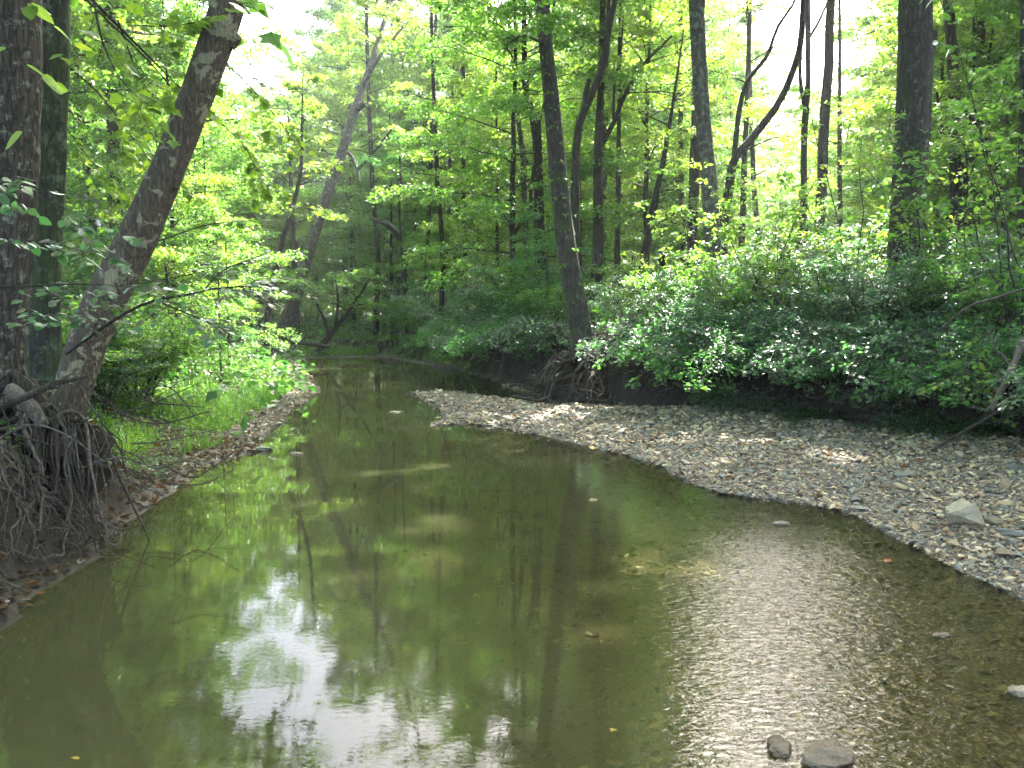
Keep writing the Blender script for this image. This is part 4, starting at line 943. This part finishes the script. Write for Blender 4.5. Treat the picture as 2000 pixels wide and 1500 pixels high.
leafy_branch("sunlit maple spray right of the sycamore trunk", [[(420, 110, 7.5), (470, 150, 7.6), (540, 230, 7.8), (590, 300, 8)], [(420, 230, 7.4), (480, 290, 7.5), (520, 380, 7.6)]], .010, 220, .085, "m", 409, l2=.6)
leafy_branch("sunlit maple spray between mossy trunk and sycamore", [[(120, 120, 7.3), (190, 180, 7.4), (260, 270, 7.5), (310, 330, 7.6)], [(130, 250, 7.3), (190, 330, 7.4), (250, 400, 7.5)]], .010, 260, .085, "m", 410, l2=.6)
leafy_branch("bright leafy twig sticking up from the shrubs left of the thickest trunk", [[(1600, 560, 11), (1590, 520, 10.9), (1560, 485, 10.8), (1530, 480, 10.8)]], .008, 60, .075, "y", 411, l2=.28)
leafy_branch("round-leaved sprig hanging low against the dark bank at right", [[(1930, 640, 8.3), (1905, 690, 8.2), (1870, 730, 8.1), (1830, 750, 8.0)], [(1900, 690, 8.2), (1930, 740, 8.1), (1960, 790, 8.1)]], .008, 110, .065, "y", 412, l2=.3)

# climbing leaves on the big right trunk and the rooted trunk
def ivy(label, P, R, base, s0, s1, n, size, seed, m):
    rng = np.random.default_rng(seed); idx = (s0 + (s1 - s0) * rng.random(n)) * (len(P) - 1); i = idx.astype(int)
    a = rng.uniform(math.pi, 2 * math.pi, n)
    nn_ = np.stack([np.cos(a), np.sin(a), np.zeros(n)], -1)
    p = P[i] + nn_ * (R[i] * 1.05 + .02 + .05 * rng.random(n))[:, None] - base
    mb = MB(); leaves(mb, p, np.array([0, 0, -.5]) + rng.normal(0, .5, (n, 3)), nrm(nn_ + np.array([0, 0, .6]) + rng.normal(0, .4, (n, 3))), size * rng.uniform(.6, 1.2, n), LEAF_OVAL, 0)
    return mb.mesh("ivy", [m])
P_, R_, b_ = t4[1], t4[2], t4[3]
o = link("ivy", ivy("", P_, R_, b_, .12, .5, 160, .07, 1, M_LEAF), t4[0], "stuff")

# ------------------------------------------------------------------ roots
def root_set(parent, base, org, n, seed, ang0, ang1, Lr, r0, m, clod_c, clod_s, meander=.5, hang=.0):
    """roots that creep outwards from the stem foot, over the lump of soil and down the bank"""
    rng = np.random.default_rng(seed); cc = np.array(clod_c); cs = np.array(clod_s) * .5
    for k in range(n):
        a = rng.uniform(ang0, ang1); L = Lr * rng.uniform(.35, 1.3) ; n_ = 15
        p = np.array(org, float) + np.array([math.cos(a), math.sin(a), 0]) * rng.uniform(.02, .12); P = [p.copy()]
        st = L / n_; hop = 0.0; hg = rng.random() < hang
        a2 = a
        for i in range(n_):
            a2 += rng.normal(0, meander); a2 += (a - a2) * .25
            p = p + np.array([math.cos(a2) * st, math.sin(a2) * st, 0]); gz = H(p[0], p[1])
            q = 1 - ((p[0] - cc[0]) / cs[0]) ** 2 - ((p[1] - cc[1]) / cs[1]) ** 2
            top = max(gz, cc[2] + cs[2] * math.sqrt(q) if q > 0 else -9)
            hop = hop * .7 + abs(rng.normal(0, .035 * (3 if hg else 1)))
            tgt = top + hop
            p[2] += np.clip(tgt - p[2], -.75 * st * (3.4 if not hg else 2.2), .05); p[2] = max(p[2], gz - .02)
            P.append(p.copy())
        rr = r0 * (.16 + 1.5 * rng.random() ** 3.2)
        if a > -1.1 and org[1] < 8: rr = min(rr, .016)
        Q = catmull(np.array(P), 34)
        ml = MB(); tube(ml, Q - np.array(base), rr * (1 - .8 * np.linspace(0, 1, 34) ** .8), 7, 0, rough=.35, seed=k + seed)
        for b in range(rng.integers(1, 4)):
            i = rng.integers(6, 28); dd = nrm(nrm(Q[i + 1] - Q[i]) + rng.normal(0, .8, 3) + np.array([0, 0, -.3])); Lb = .4 * L * rng.random() + .05
            B = Q[i] + dd * Lb * np.linspace(0, 1, 7)[:, None] + np.vstack([np.zeros(3), np.cumsum(rng.normal(0, .02, (6, 3)), 0)])
            tube(ml, B - np.array(base), rr * .5 * np.linspace(.8, .15, 7), 5, 0)
        link("root", ml.mesh("root", [m], True), parent)
sb = syc[3]; so = at(118, 815, 5.6)
SC = (so[0] - .1, so[1] + .05, so[2] - .40); SS = (.95, .8, .85)
root_set(syc[0], sb, so, 52, 501, -3.7, -.5, .95, .042, M_ROOT, SC, SS, .6, .15)
root_set(syc[0], sb, so + np.array([-.1, .0, .05]), 22, 502, -3.3, -.2, 1.2, .022, M_DEAD, SC, SS, .8, .5)
to = at(1150, 718, 14.3)
TC = (to[0] + .42, to[1] - .18, to[2] - .42); TS = (2.5, 1.35, .95)
root_set(t4[0], t4[3], to + np.array([0, 0, .05]), 80, 503, -3.2, .25, 1.25, .055, M_ROOT, TC, TS, .65, .35)
root_set(t4[0], t4[3], to + np.array([.1, 0, .05]), 26, 504, -2.0, .2, 1.8, .032, M_DEAD, TC, TS, .8, .9)
# soil clods that fill the root masses
def clod(name, x, y, z, s, seed, label):
    v_, f_ = hull_rock(60, 1.0, seed); bm = bmesh.new(); vs_ = [bm.verts.new(q) for q in v_]
    for q in f_: bm.faces.new([vs_[k] for k in q])
    bmesh.ops.subdivide_edges(bm, edges=bm.edges[:], cuts=2, use_grid_fill=True)
    for q in bm.verts:
        q.co *= 1 + .5 * (vnoise(np.array([q.co.x * 5 + seed]), np.array([q.co.y * 5 + q.co.z * 9]))[0] - .5)
    me = bpy.data.meshes.new(name); bm.to_mesh(me); bm.free(); me.materials.append(M_SOIL)
    o = link(name, me); o.location = (x, y, z); o.scale = s; return o
M_SOIL, nt_, o_ = mat("dark_bank_soil")
p_ = N(nt_, "ShaderNodeBsdfPrincipled", i_Roughness=.95); nz_ = N(nt_, "ShaderNodeTexNoise", i_Scale=9.0, i_Detail=8.0, i_Roughness=.75)
r_ = ramp(nt_, [(.3, (.018, .013, .009)), (.6, (.05, .036, .024)), (.8, (.09, .066, .045))]); nt_.links.new(nz_.outputs[0], r_.inputs[0]); nt_.links.new(r_.outputs[0], p_.inputs[0])
bb_ = N(nt_, "ShaderNodeBump", i_Strength=1.0, i_Distance=.05); nt_.links.new(nz_.outputs[0], bb_.inputs["Height"]); nt_.links.new(bb_.outputs[0], p_.inputs["Normal"]); nt_.links.new(p_.outputs[0], o_.inputs[0])
c = clod("root_soil", *TC, TS, 5, ""); c.parent = t4[0]; c.location = Vector(c.location) - Vector(t4[0].location)
c = clod("root_soil", *SC, SS, 6, ""); c.parent = syc[0]; c.location = Vector(c.location) - Vector(syc[0].location)

# fine roots and rootlets bared along the cut bank
def rootlets(n, LINE, i0, i1, off, sign, seed, label, hmin):
    mr_ = MB(); rg_ = np.random.default_rng(seed)
    for k in range(n):
        i_ = i0 + int(rg_.random() * (i1 - i0)); f_ = rg_.random(); a_ = np.array(LINE[i_]); b_2 = np.array(LINE[i_ + 1])
        d_ = nrm(b_2 - a_); nn2 = np.array([-d_[1], d_[0]]) * sign; p = a_ + (b_2 - a_) * f_ + nn2 * (off + .15 * rg_.random())
        if H(*p) < hmin: p = p + nn2 * .2
        P = [np.array([p[0], p[1], H(*p) - .3 * off * rg_.random()])]; dr = rg_.normal(0, .6)
        for q in range(9):
            st = rg_.uniform(.04, .13)
            P.append(P[-1] + np.array([*(-nn2 * st * rg_.uniform(-.1, .8) + d_ * st * (dr + rg_.normal(0, .8))), -st * rg_.uniform(.2, 1.2)]))
        P = np.array(P); P[:, 2] = np.maximum(P[:, 2], land(P[:, 0], P[:, 1])[0] + .004 + .02 * rg_.random(len(P)))
        tube(mr_, catmull(P, 18), (.004 + .018 * rg_.random() ** 2.5) * (1 - .7 * np.linspace(0, 1, 18)), 5, 0)
    o = link("bank_roots", mr_.mesh("bank_roots", [M_ROOT if sign < 0 else M_DEAD], True), kind="stuff"); tag(o, label, "roots")
rootlets(260, FOOT, 6, 12, .42, 1, 88, "tangle of fine bare roots along the dark cut bank", .4)
rootlets(260, LEFT, 1, 7, .42, 1, 89, "tangle of fine roots and twigs on the left bank below the trunks", .25)
root_set(t1[0], t1[3], at(0, 775, 6.0), 26, 521, -2.6, .2, 1.2, .034, M_ROOT, (at(0, 775, 6.0)[0], 6.1, .3), (.6, .6, .6), .6, .2)

# ------------------------------------------------------------------ fallen wood
def stick(label, pts, n=16, m=M_DEAD, name="fallen_branch", twg=0, seed=0, group=None, cat="branch"):
    P, R = px_path(pts, n); base = P[0].copy()
    o_ = MB(); tube(o_, P - base, R, 8, 0, rough=.2, seed=seed)
    rng = np.random.default_rng(seed + 900)
    for k in range(twg):
        i = rng.integers(2, n - 1); d = nrm(nrm(P[i] - P[i - 1]) + rng.normal(0, .7, 3)); L = rng.uniform(.15, .5)
        B = P[i] - base + d * L * np.linspace(0, 1, 7)[:, None]; B[1:] += np.cumsum(rng.normal(0, .015, (6, 3)), 0)
        tube(o_, B, R[i] * .5 * np.linspace(1, .3, 7), 4, 0)
    o = link(name, o_.mesh(name, [m], True)); o.location = base; tag(o, label, cat, group); return o
stick("pale bare log propped against the bank at the right edge", [(1935, 800, 7.6, 9), (1962, 750, 7.7, 12), (1985, 700, 7.9, 14), (1998, 660, 8, 13)], twg=3)
stick("short yellowish log sticking from the bank below the shrubs", [(1300, 742, 13.0, 12), (1330, 753, 12.8, 12), (1380, 772, 12.5, 11)])
stick("pale crooked root-like branch curling right of the bare root mass", [(1205, 705, 14.6, 12), (1222, 722, 14.4, 12), (1248, 722, 14.2, 10), (1262, 738, 14.0, 8), (1300, 730, 13.8, 6)], m=M_DEAD)
stick("drooping vine looped below the shrubs on the dark bank", [(1540, 745, 11, 4), (1560, 772, 10.9, 4), (1600, 778, 10.8, 4), (1650, 765, 10.8, 4)], m=M_BARK_BG)
stick("dark branch slanting from the gravel up the right bank", [(1820, 880, 8, 7), (1870, 850, 8, 7), (1930, 815, 7.9, 6), (1990, 780, 7.9, 5)], m=M_BARK_BG, twg=4, seed=3)
stick("long arching bare branch crossing the right end of the shrubs", [(1840, 640, 8.4, 3), (1890, 600, 8.2, 4), (1950, 580, 8.1, 4), (2010, 560, 8, 5)], m=M_DEAD, seed=4)
stick("long dead branch lying from the left edge across the sycamore foot", [(-20, 800, 4.8, 16), (50, 775, 4.85, 15), (100, 752, 4.9, 11), (170, 735, 4.95, 6)], m=M_ROOT, twg=7, seed=5)
stick("thin bare twig arching down in front of the roots at left", [(-10, 860, 4.4, 4), (60, 830, 4.4, 4), (130, 850, 4.4, 3), (200, 900, 4.5, 2)], m=M_DEAD, twg=5, seed=6)
stick("pale thin stick lying on the mud at the lower left corner", [(-10, 1080, 4.9, 6), (60, 1063, 5.0, 5), (130, 1055, 5.1, 4)], m=M_DEAD, seed=7)
stick("pale curved stick on the left bank below the grass", [(200, 1020, 5.6, 6), (240, 1035, 5.5, 4), (300, 1012, 5.5, 3)], m=M_DEAD, seed=8)
stick("gnarled broken stump-like branch beside the left roots", [(20, 760, 5.1, 26), (55, 790, 5.0, 30), (85, 830, 4.95, 22)], m=M_DEAD, seed=9)
stick("dark log lying along the far left shore by the leaning tree", [(570, 668, 28, 6), (610, 672, 27.6, 8), (645, 678, 27.4, 5)], m=M_BARK_BG, twg=5, seed=10)
for k in range(16):
    u_ = random.uniform(10, 330); v_ = random.uniform(740, 960); D = random.uniform(4.9, 7.0)
    stick("thin dead twig in the tangle above the left roots", [(u_, v_, D, 3.5), (u_ + random.uniform(30, 90), v_ + random.uniform(-30, 30), D + .1, 3), (u_ + random.uniform(100, 190), v_ + random.uniform(-40, 60), D + .2, 1.5)], m=[M_DEAD, M_ROOT][k % 2], twg=2, seed=20 + k, group="dead twigs above the left roots", name="dead_twig", cat="twig")

# ------------------------------------------------------------------ ground cover
def blades(name, x, y, h, m, per=1, w=.006, mat_b=None):
    n = len(x); z = land(x, y)[0]; a = RNG.uniform(0, 6.28, n); ln = RNG.uniform(.1, .6, n) * h
    d = np.stack([np.cos(a), np.sin(a), np.zeros(n)], -1); sd = np.stack([-np.sin(a), np.cos(a), np.zeros(n)], -1)
    b = np.stack([x, y, z - .01], -1)
    w_ = (w * RNG.uniform(.7, 1.5, n))[:, None]
    mid = b + d * (ln * .35)[:, None] + np.array([0, 0, 1]) * (h * .62)[:, None]; tip = b + d * ln[:, None] + np.array([0, 0, 1]) * h[:, None]
    Vv = np.stack([b - sd * w_, b + sd * w_, mid + sd * w_ * .8, mid - sd * w_ * .8, tip], 1)
    base = np.arange(n)[:, None, None] * 5
    mb = MB(); mb.add(Vv.reshape(-1, 3), (np.array([[0, 1, 2, 3]])[None] + base).reshape(-1, 4)); 
    mb.add(Vv.reshape(-1, 3), (np.array([[3, 2, 4]])[None] + base).reshape(-1, 3))
    return link(name, mb.mesh(name, [m]), kind="stuff")
x, y = scatter(150000, (-9, -1.5, 7.2, 26), lambda X, Y, z, k, dw, df: (k == 0) & (dw > .5) & (dw < 2.4) & (fbm(X * 1.3, Y * 1.3, 3) > -.04), lambda X, Y: np.clip(12 / Y, .3, 1))
x, y = x[:42000], y[:42000]
tag(blades("grass", x, y, (.05 + .20 * RNG.random(len(x)) ** 2) * (.7 + 1.2 * np.clip(fbm(x * .8, y * .8, 2) + .3, 0, 1)), M_GRASS, w=.007), "short bright green grass on the left bank", "grass")
x, y = scatter(40000, (-8, 3, 22, 34), lambda X, Y, z, k, dw, df: ((k == 3) & (df < 3)) | ((k == 0) & (dw > .5)), None)
x, y = x[:12000], y[:12000]
tag(blades("grass", x, y, RNG.uniform(.08, .22, len(x)), M_GRASS, w=.014), "green grass tufts on the far banks", "grass")
def carpet(name, x, y, size, m, hmax, label, tilt=.5, tmpl=LEAF_SIMPLE, cat="plants"):
    n = len(x); z = land(x, y)[0] + hmax * RNG.random(n) ** 1.3 + .008
    mb = MB(); leaves(mb, np.stack([x, y, z], -1), RNG.normal(0, 1, (n, 3)) * np.array([1, 1, .3]), nrm(np.array([0, 0, 1.0]) + RNG.normal(0, tilt, (n, 3))), size * RNG.uniform(.5, 1.3, n), tmpl, 0)
    o = link(name, mb.mesh(name, [m]), kind="stuff"); tag(o, label, cat); return o
x, y = scatter(90000, (-9, 0, 4.2, 24), lambda X, Y, z, k, dw, df: (k == 0) & (dw > .45) & (fbm(X * .9 + 3, Y * .9, 3) > -.06), lambda X, Y: np.clip(9 / Y, .3, 1))
carpet("ground_cover", x[:30000], y[:30000], .050, M_LEAF, .24, "low leafy weeds covering the left bank")
x, y = scatter(30000, (-6, -2.2, 3.6, 8.5), lambda X, Y, z, k, dw, df: (k == 0) & (dw > .18) & (fbm(X * 1.7 + 3, Y * 1.7, 3) > .0), None)
carpet("bank_weeds", x[:5200], y[:5200], .035, M_LEAF_BLUE, .09, "small weeds growing among the left roots", .6)
x, y = scatter(30000, (-6, -1.8, 3.4, 10), lambda X, Y, z, k, dw, df: (k == 0), None)
carpet("bank_litter", x[:3800], y[:3800], .06, M_LITTER, .02, "dead leaves caught on the left bank below the roots", .6, LEAF_OVAL, "leaf litter")
x, y = scatter(90000, (-4, 13, 6, 30), lambda X, Y, z, k, dw, df: (k == 3) & (df > .4), lambda X, Y: np.clip(10 / Y, .2, 1))
carpet("ground_cover", x[:26000], y[:26000], .06, M_LEAF_D, .35, "low leafy plants under the shrubs on the right bank")
x, y = scatter(80000, (-45, 45, 10, 60), lambda X, Y, z, k, dw, df: (k == 3) | (k == 0), None)
carpet("woodland_floor_plants", x[:36000], y[:36000], .20, M_LEAF_D, .55, "low green plants on the woodland floor")
x, y = scatter(60000, (-12, 12, 4, 30), lambda X, Y, z, k, dw, df: (k != 1) & (k != 2), lambda X, Y: np.clip(9 / Y, .2, 1))
carpet("leaf_litter", x[:14000], y[:14000], .07, M_LITTER, .01, "brown leaf litter on both banks", .35, LEAF_OVAL, "leaf litter")
x, y = scatter(60000, (-5, 8, 2.8, 24), lambda X, Y, z, k, dw, df: (k == 2) | ((k == 0) & (dw < .7)), lambda X, Y: np.clip(8 / Y, .2, 1) * .5)
carpet("bar_leaf_litter", x[:2600], y[:2600], .055, M_LITTER, .02, "brown dead leaves strewn over the gravel", .35, LEAF_OVAL, "leaf litter")
# the orange leaves one can count
OL = [leaf_mesh("fallen_leaf", LEAF_BROAD, M_ORANGE), leaf_mesh("fallen_leaf", LEAF_BROAD, M_YELLOW)]
def fallen(u, v, z, s_, j, label, grp):
    p = G(u, v, z); zz = max(H(p[0], p[1]), 0) + .03
    o = link("fallen_leaf", OL[j]); o.location = (p[0], p[1], zz); o.scale = (s_,) * 3
    o.rotation_euler = (random.gauss(0, .3), random.gauss(0, .3), random.uniform(0, 6.28)); tag(o, label, "leaf", grp)
for u, v in [(1235, 850), (1250, 846), (1268, 848), (1292, 842), (1240, 832), (1495, 858), (1508, 860), (1545, 858), (1560, 856), (1645, 835), (1420, 895), (1430, 917), (1588, 905), (1738, 900), (1785, 905), (1352, 870), (1125, 812), (1140, 818), (1060, 790), (1090, 800), (940, 768)]:
    fallen(u, v, .12, random.uniform(.06, .11), 0, "orange fallen leaf lying on the gravel bar", "orange leaves on the gravel bar")
for u, v in [(320, 905), (375, 915), (368, 860), (210, 1015), (395, 890), (445, 868)]:
    fallen(u, v, .15, .075, 0, "orange fallen leaf on the left bank", "orange leaves on the left bank")
fallen(1740, 1105, 0, .06, 0, "single orange leaf floating in the right shallows", None)
fallen(1200, 1438, 0, .035, 1, "yellow leaf drifting in the water near the bottom edge", None)
fallen(155, 1498, 0, .03, 1, "yellow leaf at the very bottom edge on the left", None)
fallen(1155, 882, 0, .12, 1, "yellow leaf at the waterline of the gravel bar", None)
fallen(80, 1170, 0, .07, 0, "orange brown leaf floating at the left water edge", None)

# ------------------------------------------------------------------ the hazy air under the trees
M_HAZE, nt_, o_ = mat("forest_haze")
pv_ = N(nt_, "ShaderNodeVolumePrincipled"); pv_.inputs["Density"].default_value = .0010; pv_.inputs["Color"].default_value = (.90, .95, 1.0, 1); pv_.inputs["Anisotropy"].default_value = .45
nt_.links.new(pv_.outputs[0], o_.inputs["Volume"])
mb = MB(); x0, x1, y0, y1, z0, z1 = -115, 115, -30, 125, -6, 34
mb.add([[x0, y0, z0], [x1, y0, z0], [x1, y1, z0], [x0, y1, z0], [x0, y0, z1], [x1, y0, z1], [x1, y1, z1], [x0, y1, z1]],
       [[3, 2, 1, 0], [4, 5, 6, 7], [0, 1, 5, 4], [1, 2, 6, 5], [2, 3, 7, 6], [3, 0, 4, 7]])
link("haze", mb.mesh("haze", [M_HAZE]), kind="stuff")
